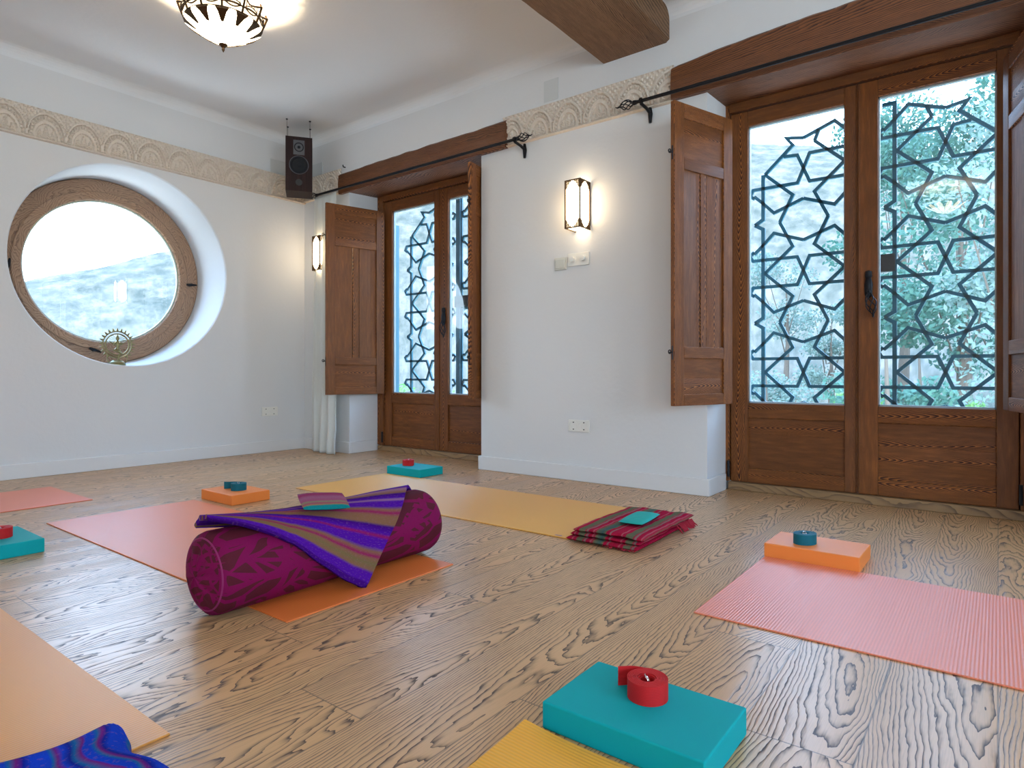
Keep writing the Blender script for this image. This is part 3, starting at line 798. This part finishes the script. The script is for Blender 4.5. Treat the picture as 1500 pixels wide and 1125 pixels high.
# ------------------------------------------------------------------ switches and sockets
def rect_plate(label, name, cat, loc, rz, w, h_, kind, n):
    s = thing(name, label, cat, loc, rz)
    obj('plate', MB().box(-w/2, w/2, -.010, 0, -h_/2, h_/2), M['white_plastic'] if kind != 'switch' else M['plate'], s, bevel=.003)
    if kind == 'switch':
        obj('rocker', MB().box(-w/2+.010, w/2-.010, -.015, -.009, -h_/2+.010, h_/2-.010), M['plate'], s, bevel=.003)
    for i in range(n):
        cx = (i-(n-1)/2)*w/n
        if kind == 'knob':
            obj('dial_knob', MB().lathe([(.024,-.010),(.024,-.013),(.017,-.014),(.016,-.030),(.001,-.031)], c=(cx,0,0), n=28, axis='y'), M['white_plastic'], s, smooth=True)
        if kind == 'socket':
            o = obj('socket_face', MB().lathe([(.030,-.0095),(.030,-.012),(.026,-.012),(.024,-.006),(.001,-.006)], c=(cx,0,0), n=28, axis='y'), M['white_plastic'], s, smooth=True)
            obj('pin_hole', MB().lathe([(.003,-.0075),(.003,-.006)], c=(cx-.009,0,0), n=10, axis='y').lathe([(.003,-.0075),(.003,-.006)], c=(cx+.009,0,0), n=10, axis='y').box(cx-.004,cx+.004,-.0115,-.006,.018,.024).box(cx-.004,cx+.004,-.0115,-.006,-.024,-.018), M['dark'], o)
rect_plate('single flat beige switch plate left of the two round dials', 'light_switch', 'switch', (-2.141, YB, 1.325), 0, .088, .078, 'switch', 0)
rect_plate('white double plate with two round dials below the wall lamp', 'dimmer_switch', 'switch', (-2.012, YB, 1.340), 0, .150, .078, 'knob', 2)
rect_plate('white double power socket low on the white pier', 'power_socket', 'socket', (-2.009, YB, .333), 0, .146, .072, 'socket', 2)
rect_plate('white double power socket low on the left wall', 'power_socket', 'socket', (XA, 2.958, .335), PI/2, .144, .074, 'socket', 2)

# ------------------------------------------------------------------ dancing bronze figure in the round window
st_y, st_z = 1.838, 0.7005
nt = thing('figurine', 'small brass dancing figurine inside a flaming ring on the round window sill', 'figurine', (-4.865, st_y, st_z), PI/2)
m = MB()
m.lathe([(.052,.0),(.052,.014),(.044,.018),(.046,.028),(.036,.034),(.030,.040),(.001,.041)], n=28)
obj('pedestal', m, M['brass'], nt, smooth=True)
rc = .150; m = MB()
for R in (.092, .074):
    m.tube([(R*math.cos(a), 0, rc+R*math.sin(a)) for a in [2*PI*k/60 for k in range(60)]], .0044, 6, closed=True)
for k in range(60):
    a = 2*PI*k/60; m.tube([(.074*math.cos(a),0,rc+.074*math.sin(a)),(.092*math.cos(a),0,rc+.092*math.sin(a))], .0013, 4)
for k in range(25):
    a = 2*PI*(k/25)+PI/2
    if math.sin(a) < -.85: continue
    m.tube([(q*math.cos(a),0,rc+q*math.sin(a)) for q in (.094,.104,.116)], [.0070,.0062,.001], 6)
obj('flame_ring', m, M['brass'], nt, smooth=True)
m = MB(); T = m.tube
T([(0,0,.115),(.004,0,.135),(0,0,.158),(.001,0,.172),(.001,0,.178)], [.013,.010,.015,.010,.005], 10)   # torso
T([(.001,0,.178),(.001,-.002,.186),(.001,-.001,.196),(.001,0,.206),(.001,0,.220)], [.005,.010,.010,.008,.002], 10)  # head and crown
T([(.004,0,.118),(.020,-.004,.092),(.008,0,.064),(.006,0,.044),(.014,-.010,.041)], [.011,.010,.007,.005,.004], 8)   # standing leg
T([(-.004,0,.118),(-.024,-.010,.112),(.006,-.014,.098),(.022,-.016,.086),(.03,-.016,.09)], [.011,.009,.007,.005,.004], 8)  # lifted leg
T([(-.014,0,.166),(-.034,0,.158),(-.052,0,.172)], [.006,.0045,.003], 6); T([(.014,0,.166),(.034,0,.158),(.052,0,.172)], [.006,.0045,.003], 6)
T([(-.013,-.004,.162),(-.030,-.010,.146),(-.012,-.014,.150)], [.006,.0045,.003], 6); T([(.013,-.004,.162),(.028,-.010,.150),(-.004,-.018,.142)], [.006,.0045,.003], 6)
for sg in (-1, 1):
    for q in (0, .012, .024): T([(sg*.008,0,.19+q*.4),(sg*.03,0,.188+q),(sg*.055,0,.178+q*.9)], .0016, 5)
obj('dancer', m, M['brass'], nt, smooth=True)
m = MB(); m.tube([(-.045,0,.012),(-.062,0,.04),(-.066,0,.085)], .003, 6).tube([(.045,0,.012),(.062,0,.04),(.066,0,.085)], .003, 6)
obj('ring_support', m, M['brass'], nt, smooth=True)

# ------------------------------------------------------------------ yoga mats
def mat(label, x0, x1, y0, y1, color, axis, curl=None, rough=.40):
    T = .0045
    def fn(u, v):
        x, y = (x1-x0)*(u-.5), (y1-y0)*(v-.5); z = T
        if curl:
            d = math.hypot(u*(x1-x0), (1-v)*(y1-y0)); z += curl*max(0, 1-d/.22)**2
            z += .5*curl*max(0, 1-abs(v-1)*(y1-y0)/.10)**2*(.5+.5*math.sin(x*9))*(u*(x1-x0) < .6)
        return (x, y, z)
    m = MB().grid(fn, 100, 50) if curl else MB().grid(fn, 60, 24)
    o = obj('yoga_mat', m, rib_mat('mat_'+label[:12], color, axis, rough=rough, dark=.88, strength=.35), loc=((x0+x1)/2, (y0+y1)/2, 0))
    sd = o.modifiers.new('thick', 'SOLIDIFY'); sd.thickness = .004; sd.offset = -1
    b = o.modifiers.new('bev', 'BEVEL'); b.width = .001; b.segments = 1; b.limit_method = 'ANGLE'
    return tag(o, label, 'yoga mat')
SAL, ORG, YEL, AMB = (.93,.24,.12), (.90,.22,.04), (.90,.42,.05), (.88,.36,.06)
mat('salmon orange yoga mat in front of the near door', -.655, 1.15, 1.665, 2.325, SAL, 'x')
mat('orange yoga mat lying under the magenta bolster', -3.265, -1.468, .955, 1.590, (.90,.21,.035), 'x')
mat('yellow yoga mat between the white pier and the bolster', -3.150, -1.325, 2.105, 2.765, YEL, 'x')
mat('salmon yoga mat at left edge beside the left wall', -4.295, -3.685, -.52, 1.278, SAL, 'y')
mat('amber ribbed yoga mat at bottom left under the blue blanket', -3.02, -1.18, -.11, .532, AMB, 'x', rough=.42)
mat('yellow yoga mat corner at the bottom edge by the teal block', -.690, 1.12, .30, .940, (.93,.42,.03), 'y', curl=.012)
# printed label on the yellow mat corner
tag(obj('mat_label', MB().box(-1.405,-1.375,2.114,2.126,.0052,.0056), plain('label_print', C(.45,.22,.28), .5)), 'tiny pinkish printed tag on yellow mat corner', 'tag')

# ------------------------------------------------------------------ yoga blocks
def block(label, cx, cy, lx, ly, mt, rz=0):
    o = obj('yoga_block', MB().box(-lx/2,lx/2,-ly/2,ly/2,0,.05), mt, bevel=.0035, seg=3, loc=(cx,cy,.0))
    o.rotation_euler.z = rz; return tag(o, label, 'yoga block')
block('large teal foam yoga block in the foreground, with red strap', -.511, 1.060, .305, .206, M['foam_teal'])
block('orange foam yoga block on floor beyond the right salmon mat', -.507, 2.433, .302, .208, M['foam_orange'], -.01)
block('orange foam yoga block behind the magenta bolster', -3.132, 1.738, .302, .205, M['foam_orange'])
block('small teal foam yoga block farthest back near the far door', -3.002, 2.885, .305, .206, M['foam_teal'])
block('teal foam yoga block cut off by the left picture edge', -2.912, .700, .305, .205, M['foam_teal'])

# ------------------------------------------------------------------ rolled straps
def strap(label, loc, rz, mt, turns=8, r0=.013, pitch=.0031, tail=.03, squash=1.0, width=.036, tdir=1):
    s = thing('yoga_strap', label, 'yoga strap', loc, rz)
    pts = []; n = int(turns*36)
    for i in range(n+1):
        a = 2*PI*i/36; r = r0+pitch*i/36
        pts.append((r*math.cos(a), r*math.sin(a)*squash))
    # tail leaves tangentially from the outermost turn (angle 0 mod 2pi -> heading +y)
    e = Vector(pts[-1]); d = (e-Vector(pts[-2])).normalized()
    for k in range(1, 9):
        q = tail*k/8; pts.append((e.x+d.x*q+.004*math.sin(k*.5), e.y+d.y*q))
    w = .0022; m = MB(); L = []
    for i, p in enumerate(pts):
        a = Vector(pts[max(0,i-1)]); b = Vector(pts[min(len(pts)-1,i+1)]); t_ = (b-a).normalized(); nn = Vector((-t_.y, t_.x))
        p = Vector(p); top = width-(.004*(1-min(1, i/60.)) if i < 60 else 0)
        L.append(((p+nn*w/2), (p-nn*w/2), top))
    vs = []
    for a, b, top in L: vs += [(a.x,a.y,0),(b.x,b.y,0),(b.x,b.y,top),(a.x,a.y,top)]
    fs = []
    for i in range(len(L)-1):
        for j in range(4): fs.append((i*4+j, i*4+(j+1) % 4, (i+1)*4+(j+1) % 4, (i+1)*4+j))
    fs += [(0,1,2,3), tuple(4*(len(L)-1)+j for j in (3,2,1,0))]
    m.add(vs, fs)
    obj('webbing', m, mt, s, smooth=True, angle=45)
    r = MB().tube([(.0085*math.cos(a), .004*math.sin(a)*squash, width-.002+.006*math.sin(a)) for a in [2*PI*k/20 for k in range(20)]], .0016, 6, closed=True)
    r.tube([(-.0085,0,width-.003),(.0085,0,width-.003)], .0016, 6)
    obj('buckle_ring', r, M['chrome'], s, smooth=True)
    return s
strap('rolled red strap with chrome ring on the large foreground teal block', (-.517,1.088,.0502), 2.15, M['web_red'], tail=.05)
strap('rolled teal strap on the orange block by the near door', (-.543,2.412,.0502), 1.1, M['web_teal'], tail=.002, squash=.8, pitch=.0037)
strap('rolled teal strap with loose end on the orange block behind bolster', (-3.105,1.740,.0502), 2.35, M['web_teal'], tail=.085)
strap('rolled red strap on the small teal block near far door', (-3.062,2.885,.0502), 5.4, M['web_red'], tail=.035)
strap('rolled red strap on the teal block at left picture edge', (-2.900,.705,.0502), 3.4, M['web_red'], tail=.03)

# ------------------------------------------------------------------ bolster
BX, BZ, BR = -1.678, .119, .1135
bo = thing('bolster', 'magenta patterned round yoga bolster lying across the orange mat', 'bolster', (BX, .838, 0))
LEN = .815
m = MB(); nu, nv = 72, 60; vs = []; uvs = []
for j in range(nv+1):
    t_ = j/nv; y = t_*LEN; e = min(t_, 1-t_)*LEN
    ed = 1 if e > .03 else math.sqrt(max(0, 1-((.03-e)/.03)**2))*.22+.78
    for i in range(nu+1):
        a = 2*PI*i/nu
        r = BR*ed*(1+.006*noise.noise(Vector((math.cos(a)*2, math.sin(a)*2, y*9)))+.006*math.sin(3*a+y*4))
        z = BZ-.004+r*math.cos(a)*.985
        vs.append((r*math.sin(a), y, max(.0052, z))); uvs.append((y, a/(2*PI)*.71*1.0))
fs = [(j*(nu+1)+i, j*(nu+1)+i+1, (j+1)*(nu+1)+i+1, (j+1)*(nu+1)+i) for j in range(nv) for i in range(nu)]
m.add(vs, fs); obj('bolster_cover', m, M['bolster'], bo, smooth=True, angle=180, uv=uvs)
for end in (0, 1):
    m = MB(); vs = []; uvs = []; nr = 10
    for j in range(nr+1):
        q = 1-j/nr
        for i in range(nu+1):
            a = 2*PI*i/nu; r = BR*.785*q
            bulge = .020*(1-q*q)*(1 if end else -1); wr = .003*math.sin(a*9+2)*q*(1-q)*4
            vs.append((r*math.sin(a), (LEN if end else 0)+bulge+wr, BZ-.004+r*math.cos(a)*.985)); uvs.append((.3+r*math.sin(a)*1.6, .3+r*math.cos(a)*1.6))
    fs = [(j*(nu+1)+i, j*(nu+1)+i+1, (j+1)*(nu+1)+i+1, (j+1)*(nu+1)+i) for j in range(nr) for i in range(nu)]
    m.add(vs, [f[::-1] for f in fs] if not end else fs); obj('end_cap', m, M['bolster'], bo, smooth=True, angle=180, uv=uvs)
    yy = .006 if end == 0 else LEN-.006
    obj('piping', MB().tube([((BR*.845)*math.sin(a), yy, BZ-.004+BR*.845*.985*math.cos(a)) for a in [2*PI*k/64 for k in range(64)]], .003, 6, closed=True), plain('piping_cloth', C(.26,.01,.10), .7), bo, smooth=True)

# striped blanket thrown over the bolster
def drape(y, s, off):
    R = BR+off; lim = R*1.45
    if s > lim:
        e = s-lim; z = BZ+R*math.cos(1.45)-e*.93
        return (BX+R*math.sin(1.45)+e*.30, y, max(.0075+off*.25, z))
    a = max(s/R, -2.4)
    return (BX+R*math.sin(a), y, max(.009, BZ+R*math.cos(a)))
FR = [(.845,.020),(.900,.050),(.966,.090),(1.044,.140),(1.092,.190),(1.140,.235),(1.194,.285),(1.250,.325)]
def interp(tab, u):
    q = u*(len(tab)-1); i = min(int(q), len(tab)-2); f = q-i
    return [tab[i][k]*(1-f)+tab[i+1][k]*f for k in range(len(tab[0]))]
BK = [(.862,-.100),(1.10,-.13),(1.38,-.16),(1.76,-.17)]
def blk(u, v):
    a = interp(FR, u); b = interp(BK, u)
    y = a[0]*(1-v)+b[0]*v; s = a[1]*(1-v)+b[1]*v
    if u > .6: y -= .012*math.sin(PI*v)*(u-.6)/.4
    off = .014+.026*max(0, 1-u*2.5)*(1-v*.4)+.003*noise.noise(Vector((u*6, v*5, 1)))+.004*max(0, math.sin((v+.1*u)*14))*max(0,1-2*u)
    edge = min(v, 1-v)*14*1.0
    off += -.004*max(0, 1-edge)
    return drape(y, s, off)
nU, nV = 90, 70
m = MB().grid(blk, nU, nV)
uvs = [(i/nU, .02+.96*j/nV) for j in range(nV+1) for i in range(nU+1)]
o = obj('blanket', m, M['blanket_purple'], smooth=True, angle=180, uv=uvs)
sd = o.modifiers.new('thick', 'SOLIDIFY'); sd.thickness = .012; sd.offset = -1
bv = o.modifiers.new('round', 'BEVEL'); bv.width = .005; bv.segments = 3; bv.limit_method = 'ANGLE'; bv.angle_limit = 1.0
tag(o, 'purple striped wool blanket draped diagonally over the bolster', 'blanket')

def cushion(u, v, lx, ly, h_):
    """closed pillow surface: v 0..1 wraps top then bottom"""
    pass
def eye_pillow(label, mt, M4, lx, ly, h_, uvscale=1):
    m = MB(); N = 20; vs = []; uvs = []
    for side in (1, -1):
        for j in range(N+1):
            for i in range(N+1):
                u, v = i/N*2-1, j/N*2-1
                puff = (1-u**4)*(1-v**4); x, y = u*lx/2*(1-.04*v*v), v*ly/2*(1-.05*u*u)
                z = side*h_/2*puff**.6+.0015*noise.noise(Vector((x*60, y*60, side)))*puff
                vs.append(M4 @ Vector((x, y, z))); uvs.append((i/N, j/N))
    k = (N+1)**2; fs = []
    for j in range(N):
        for i in range(N):
            a = j*(N+1)+i; fs.append((a,a+1,a+N+2,a+N+1)); fs.append((k+a+N+1,k+a+N+2,k+a+1,k+a))
    m.add(vs, fs)
    o = obj('eye_pillow', m, mt, smooth=True, angle=180, uv=uvs); tag(o, label, 'eye pillow'); return o
M4 = Matrix.Translation((-1.628, 1.185, .262)) @ Matrix.Rotation(math.radians(24), 4, 'Y') @ Matrix.Rotation(math.radians(72), 4, 'Z') @ Matrix.Rotation(math.radians(-3), 4, 'Y')
eye_pillow('small pink and teal eye pillow on top of the purple blanket', M['pillow_mix'], M4, .145, .090, .020)

# folded red/green blanket
def folded(label, cx, cy, rz, lx, ly, layers, th, mt, seed=0, name='blanket', uvr=0):
    m = MB(); uvs = []; NX, NY = 64, 70
    for L in range(layers):
        sx = lx*(1-.02*(L % 2)); dx = .010*math.sin(L*2.1+seed); dy = .014*math.sin(L*1.7+1+seed)
        z0 = L*th
        vs = []
        for side in (1, 0):
            for j in range(NY+1):
                for i in range(NX+1):
                    u, v = i/NX*2-1, j/NY*2-1
                    eu = 1-abs(u)**14; ev = 1-abs(v)**18
                    prof = (max(0, eu)*max(0, ev))**.42
                    wob = 1+.018*noise.noise(Vector((v*2+seed, L, 0)))
                    x = u*sx/2*wob+dx; y = v*ly/2*(1+.02*noise.noise(Vector((u*2, L+seed, 3))))+dy
                    drop = .35*th*(layers)*max(0, abs(v)**6*.25)
                    zc = z0+th/2; zz = zc+(1 if side else -1)*th/2*.99*prof
                    zz += (.011*noise.noise(Vector((x*7+seed, y*6, L*.3)))+.004*noise.noise(Vector((x*24, y*24, L))))*(L+.5)/layers
                    vs.append((x, y, max(.001, zz))); uvs.append(((y/ly+.5), (x/lx+.5)) if not uvr else ((x/lx+.5), (y/ly+.5)))
        k = (NX+1)*(NY+1); fs = []
        for j in range(NY):
            for i in range(NX):
                a = j*(NX+1)+i; fs.append((a,a+1,a+NX+2,a+NX+1)); fs.append((k+a+NX+1,k+a+NX+2,k+a+1,k+a))
        m.add(vs, fs)
    o = obj(name, m, mt, smooth=True, angle=180, uv=uvs, loc=(cx, cy, .0052)); o.rotation_euler.z = rz
    return tag(o, label, 'blanket')
rb = folded('folded red and green striped blanket at end of the yellow mat', -1.178, 2.345, .02, .300, .50, 3, .0165, M['blanket_red'], 4)
m = MB(); random.seed(3)
for k in range(26):
    x = -1.185+.145*random.random()-.0+(.0); y = 2.098+.012*random.random()
    m.tube([(x-1.178*0, y, .020), (x+.004*random.uniform(-1,1), y-.010, .010), (x+.008*random.uniform(-1,1), y-.022, .005)], [.003,.0025,.0015], 5)
m_a, m = m, MB()
for k in range(20):
    y = 2.45+.17*random.random(); x = -1.040+.01*random.random()
    m.tube([(x, y, .03), (x+.014, y+.006*random.uniform(-1,1), .015), (x+.028, y+.01*random.uniform(-1,1), .005)], [.0045,.004,.002], 5)
inv = Matrix.Translation(-Vector((-1.178,2.345,.0052)))
for mm in (m_a, m):
    mm.v = [tuple(inv @ Vector(p)) for p in mm.v]
    obj('fringe', mm, M['fringe'], rb, smooth=True)
M4 = Matrix.Translation((-1.150, 2.352, .0625)) @ Matrix.Rotation(math.radians(96), 4, 'Z')
M4 = Matrix.Translation((0,0,.004)) @ M4
eye_pillow('small turquoise eye pillow on the folded red striped blanket', M['pillow_teal'], M4, .225, .105, .018)

# blue blanket bottom left: bunched fold
def bluefn(u, v):
    x = -1.242+.46*u+.008*math.sin(v*9)*(1-u); y = -.10+.575*v-.016*math.sin(u*6)*v+.006*math.sin(u*19)*v
    e = min(min(u, 1-u)*9, min(v, 1-v)*7, 1)
    z = .008+.050*math.sqrt(max(0, 1-(1-e)**2))
    z += .012*math.sin(u*9+v*5)*e*u+.009*math.sin(v*13+u*4)*e+.006*noise.noise(Vector((u*7, v*7, 3)))*e
    return (x, y, max(.0065, z))
m = MB().grid(bluefn, 80, 60)
uvs = [(i/80, j/60) for j in range(61) for i in range(81)]
o = obj('blanket', m, M['blanket_blue'], smooth=True, angle=180, uv=uvs)
tag(o, 'rumpled royal blue striped blanket in the bottom left corner', 'blanket')

# ------------------------------------------------------------------ outside: hills, trees
def sstep(t): t = max(0, min(1, t)); return t*t*(3-2*t)
RID = [(-180,.10),(-75,.06),(-45,.070),(-37.7,.103),(-32.8,.132),(-28,.160),(-20,.25),(-10.8,.33),(-4,.35),(8,.34),(20.5,.315),(27,.295),(34,.26),(45,.25),(70,.2),(180,.10)]
def ridge(az):
    for i in range(len(RID)-1):
        if RID[i][0] <= az <= RID[i+1][0]:
            f = (az-RID[i][0])/(RID[i+1][0]-RID[i][0]); return RID[i][1]*(1-f)+RID[i+1][1]*f
    return .1
YAW = 37.4
def terr(u, v):
    az = -110+200*u; r = 9+ (170-9)*v**1.6
    A_ = math.radians(az)  # from the picture's axis, clockwise
    th = math.radians(90+YAW)-A_
    zr = .65+ridge(az)*120
    q = sstep((r-10)/112)
    z = -3.2+(zr+3.2)*(q if r < 122 else 1-.3*(r-122)/50)
    x, y = r*math.cos(th), r*math.sin(th)
    amp = min(1, r/60)
    z += amp*(0.7*noise.noise(Vector((x*.05, y*.05, 0)))++.35*noise.noise(Vector((x*.16, y*.16, 4)))+.40*abs(noise.noise(Vector((x*.45, y*.45, 7)))))
    return (x, y, z)
t = NT('hillside'); co = t.coord()
xs = t.sep(co); tang = t.math('MULTIPLY', t.math('ARCTAN2', xs[1], xs[0]), 100.0)
hv = t.comb(tang, t.math('MULTIPLY', xs[2], 1.5), t.math('MULTIPLY', xs[0], .02))
n1 = t.noise(hv, .10, 4, .6); n2 = t.noise(hv, .42, 7, .72)
c = t.ramp(n2, [(.36,C(.040,.048,.034)),(.45,C(.080,.080,.058)),(.52,C(.115,.105,.08)),(.62,C(.19,.16,.125))])
c = t.mix(t.math('MULTIPLY', n1, .5), c, C(.12,.115,.095)); t.base(c, .95, 0, .1); M['hill'] = t.m
o = obj('hillside', MB().grid(terr, 260, 130, flip=True), M['hill'], smooth=True, angle=180); struct(o)

def leaf_mat(name, a, b):
    t = NT(name); r = t.noise(t.coord(), 2.5, 3); t.base(t.mix(r, a, b), .6, 0, .3)
    tl = t.n('ShaderNodeBsdfTranslucent'); t.put(tl.inputs[0], t.mix(r, a, b)); mx = t.n('ShaderNodeMixShader'); mx.inputs[0].default_value = .4
    t.L.new(t.b.outputs[0], mx.inputs[1]); t.L.new(tl.outputs[0], mx.inputs[2]); t.L.new(mx.outputs[0], t.out.inputs['Surface']); return t.m
M['leaf1'] = leaf_mat('teal_green_leaves', C(.03,.10,.075), C(.09,.20,.145))
M['leaf2'] = leaf_mat('fresh_green_leaves', C(.08,.20,.06), C(.22,.42,.14))
M['leaf3'] = leaf_mat('pale_leaves', C(.10,.17,.14), C(.20,.27,.23))
M['bark'] = plain('bark', C(.09,.075,.06), .9, 0, .2, (20,.6,.01))
def ground_z(x, y):
    r = math.hypot(x, y); az = math.degrees(math.radians(90+YAW)-math.atan2(y, x)); 
    az = (az+180) % 360-180
    v = ((max(9, r)-9)/161)**(1/1.6); return terr((az+110)/200, v)[2]
def tree(label, x, y, H, R, mt, n=2600, ls=.16, seed=0, trunk=True, bushy=False):
    random.seed(seed); z0 = ground_z(x, y)-.1
    t_ = thing('tree' if not bushy else 'bush', label, 'tree' if not bushy else 'bush', (x, y, z0))
    m = MB(); cl_ = []
    for k in range(16 if not bushy else 9):
        a = random.uniform(0, 2*PI); rr = R*math.sqrt(random.random())*.75; hh = H*(random.uniform(.35,.92) if not bushy else random.uniform(.25,.7))
        cl_.append((rr*math.cos(a), rr*math.sin(a), hh, R*random.uniform(.28,.48)))
    for i in range(n):
        cx, cy, cz, cr = random.choice(cl_)
        d = Vector((random.gauss(0,1), random.gauss(0,1), random.gauss(0,1))).normalized()*cr*random.random()**.35
        p = Vector((cx, cy, cz))+Vector((d.x, d.y, d.z*.8))
        if p.z < .05: p.z = .05+random.random()*.2
        a = Vector((random.uniform(-1,1), random.uniform(-1,1), random.uniform(-1,1))).normalized(); b = a.orthogonal().normalized()
        s = ls*random.uniform(.6,1.3)
        m.add([p-a*s*.5, p+b*s*.28, p+a*s*.5, p-b*s*.28], [(0,1,2,3)])
    obj('foliage', m, mt, t_)
    m = MB().tube([(0,0,-.3),(.05*H*.3,0,H*.3),(0,.04*H*.3,H*.75)], [.035*H*.5+.03,.02*H*.5+.02,.02], 8)
    for k in range(7):
        c = cl_[k % len(cl_)]; m.tube([(0,0,H*(.2+.05*k)), (c[0]*.5,c[1]*.5,(c[2]+H*.3)/2), (c[0],c[1],c[2])], [.03,.02,.008], 5)
    obj('trunk', m, M['bark'], t_, smooth=True)
def at(px, dist):   # azimuth helper: angle right of the picture axis in pixels at f=930
    a = math.radians(90+YAW)-math.atan((px-750)/930.); return dist*math.cos(a), dist*math.sin(a)
TR = [
 (1402, 19.0, 11.0, 2.7, 'leaf1', 'tall teal-green tree filling the right pane of near door', 9000, .17),
 (1318, 26.0, 11.5, 2.9, 'leaf1', 'broad teal-green tree farther back, behind the left part of right pane', 7000, .20),
 (1512, 13.0, 9.2, 1.6, 'leaf3', 'pale leafy tree at the extreme right outside the door', 6000, .12),
 (1385, 12.2, 3.9, .60, 'leaf2', 'slim bright green conifer centred in the right pane', 2500, .08),
 (1150, 30.0, 6.0, 1.6, 'leaf3', 'pale slender tree on the slope seen through the left pane', 2500, .13),
 (1215, 24.0, 5.0, 1.2, 'leaf3', 'pale bushy tree lower right in the left pane', 2500, .12),
]
BS = [
 (1296, 10.0, 5.6, 1.0, 'leaf1', 'dark green bush low at left of the right pane'),
 (1345, 16.0, 5.4, 1.2, 'leaf1', 'blue-green bush at bottom middle of the right pane'),
 (1225, 13.0, 4.9, 1.0, 'leaf2', 'green bush behind the meeting edge of the near door'),
 (1120, 17.0, 4.6, 1.3, 'leaf3', 'pale bush at bottom left of the left pane'),
 (600, 16.0, 4.6, 1.4, 'leaf2', 'green bush low behind the far door glass'),
]
for i, (px, d, H, R, mt, lb, n, ls) in enumerate(TR):
    x, y = at(px, d); tree(lb, x, y, H, R, M[mt], n, ls, 20+i)
for i, (px, d, H, R, mt, lb) in enumerate(BS):
    x, y = at(px, d); tree(lb, x, y, H, R, M[mt], 3200, .10, 60+i, bushy=True)

# ------------------------------------------------------------------ light
W = bpy.data.worlds.new('sky'); SC.world = W; W.use_nodes = True
N = W.node_tree.nodes; L = W.node_tree.links; bg = N['Background']
tc = N.new('ShaderNodeTexCoord'); sx = N.new('ShaderNodeSeparateXYZ'); L.new(tc.outputs['Generated'], sx.inputs[0])
rp = N.new('ShaderNodeValToRGB'); L.new(sx.outputs[2], rp.inputs[0])
rp.color_ramp.elements[0].color = (.78,.90,1.0,1); rp.color_ramp.elements[0].position = .0
rp.color_ramp.elements[1].color = (.34,.58,1.0,1); rp.color_ramp.elements[1].position = .60
L.new(rp.outputs[0], bg.inputs[0]); bg.inputs[1].default_value = 7.5
sun = bpy.data.lights.new('sun', 'SUN'); sun.energy = 3.0; sun.angle = .05; sun.color = (1,.95,.86)
so = bpy.data.objects.new('sun', sun); COL.objects.link(so)
so.rotation_euler = (math.radians(48), 0, math.radians(-4))     # from behind the house, over the roof
def portal(loc, rot, sx_, sy_):
    l = bpy.data.lights.new('portal', 'AREA'); l.shape = 'RECTANGLE'; l.size = sx_; l.size_y = sy_
    l.cycles.is_portal = True
    o = bpy.data.objects.new('portal', l); COL.objects.link(o); o.location = loc; o.rotation_euler = rot
portal((-3.47,3.74,1.26), (-PI/2,0,0), 1.3, 1.7)
portal((-.56,3.74,1.28), (-PI/2,0,0), 1.3, 1.75)
portal((-5.38,CY,CZ), (0,-PI/2,0), 1.1, 1.1)
for a, b in FILL_RW: portal(((a+b)/2,-3.92,1.63), (PI/2,0,0), b-a, 1.15)
for a, b in fill_wy: portal((X1+.32,(a+b)/2,1.3), (0,PI/2,0), 1.7, 2.0)
def point(name, loc, e, c, r=.02):
    l = bpy.data.lights.new(name, 'POINT'); l.energy = e; l.color = c; l.shadow_soft_size = r
    o = bpy.data.objects.new(name, l); COL.objects.link(o); o.location = loc
for q in ((-3.205,1.712,2.425), (-.45,-1.0,2.425)): point('ceiling_lamp_bulb', q, 17, (1,.78,.50), .018)

# ------------------------------------------------------------------ camera
cam = bpy.data.cameras.new('camera'); co_ = bpy.data.objects.new('camera', cam); COL.objects.link(co_)
co_.location = (0, 0, .65); co_.rotation_euler = (PI/2, 0, math.radians(37.437))
cam.sensor_fit = 'HORIZONTAL'; cam.sensor_width = 36; cam.lens = 36*930/1500.
cam.shift_y = -(562.5-547)/1500.; cam.clip_start = .02; cam.clip_end = 500
SC.camera = co_
SC.view_settings.view_transform = 'Standard'; SC.view_settings.look = 'None'

SC.view_settings.exposure = 0.7; SC.view_settings.gamma = 1.0; SC.view_settings.use_curve_mapping = False
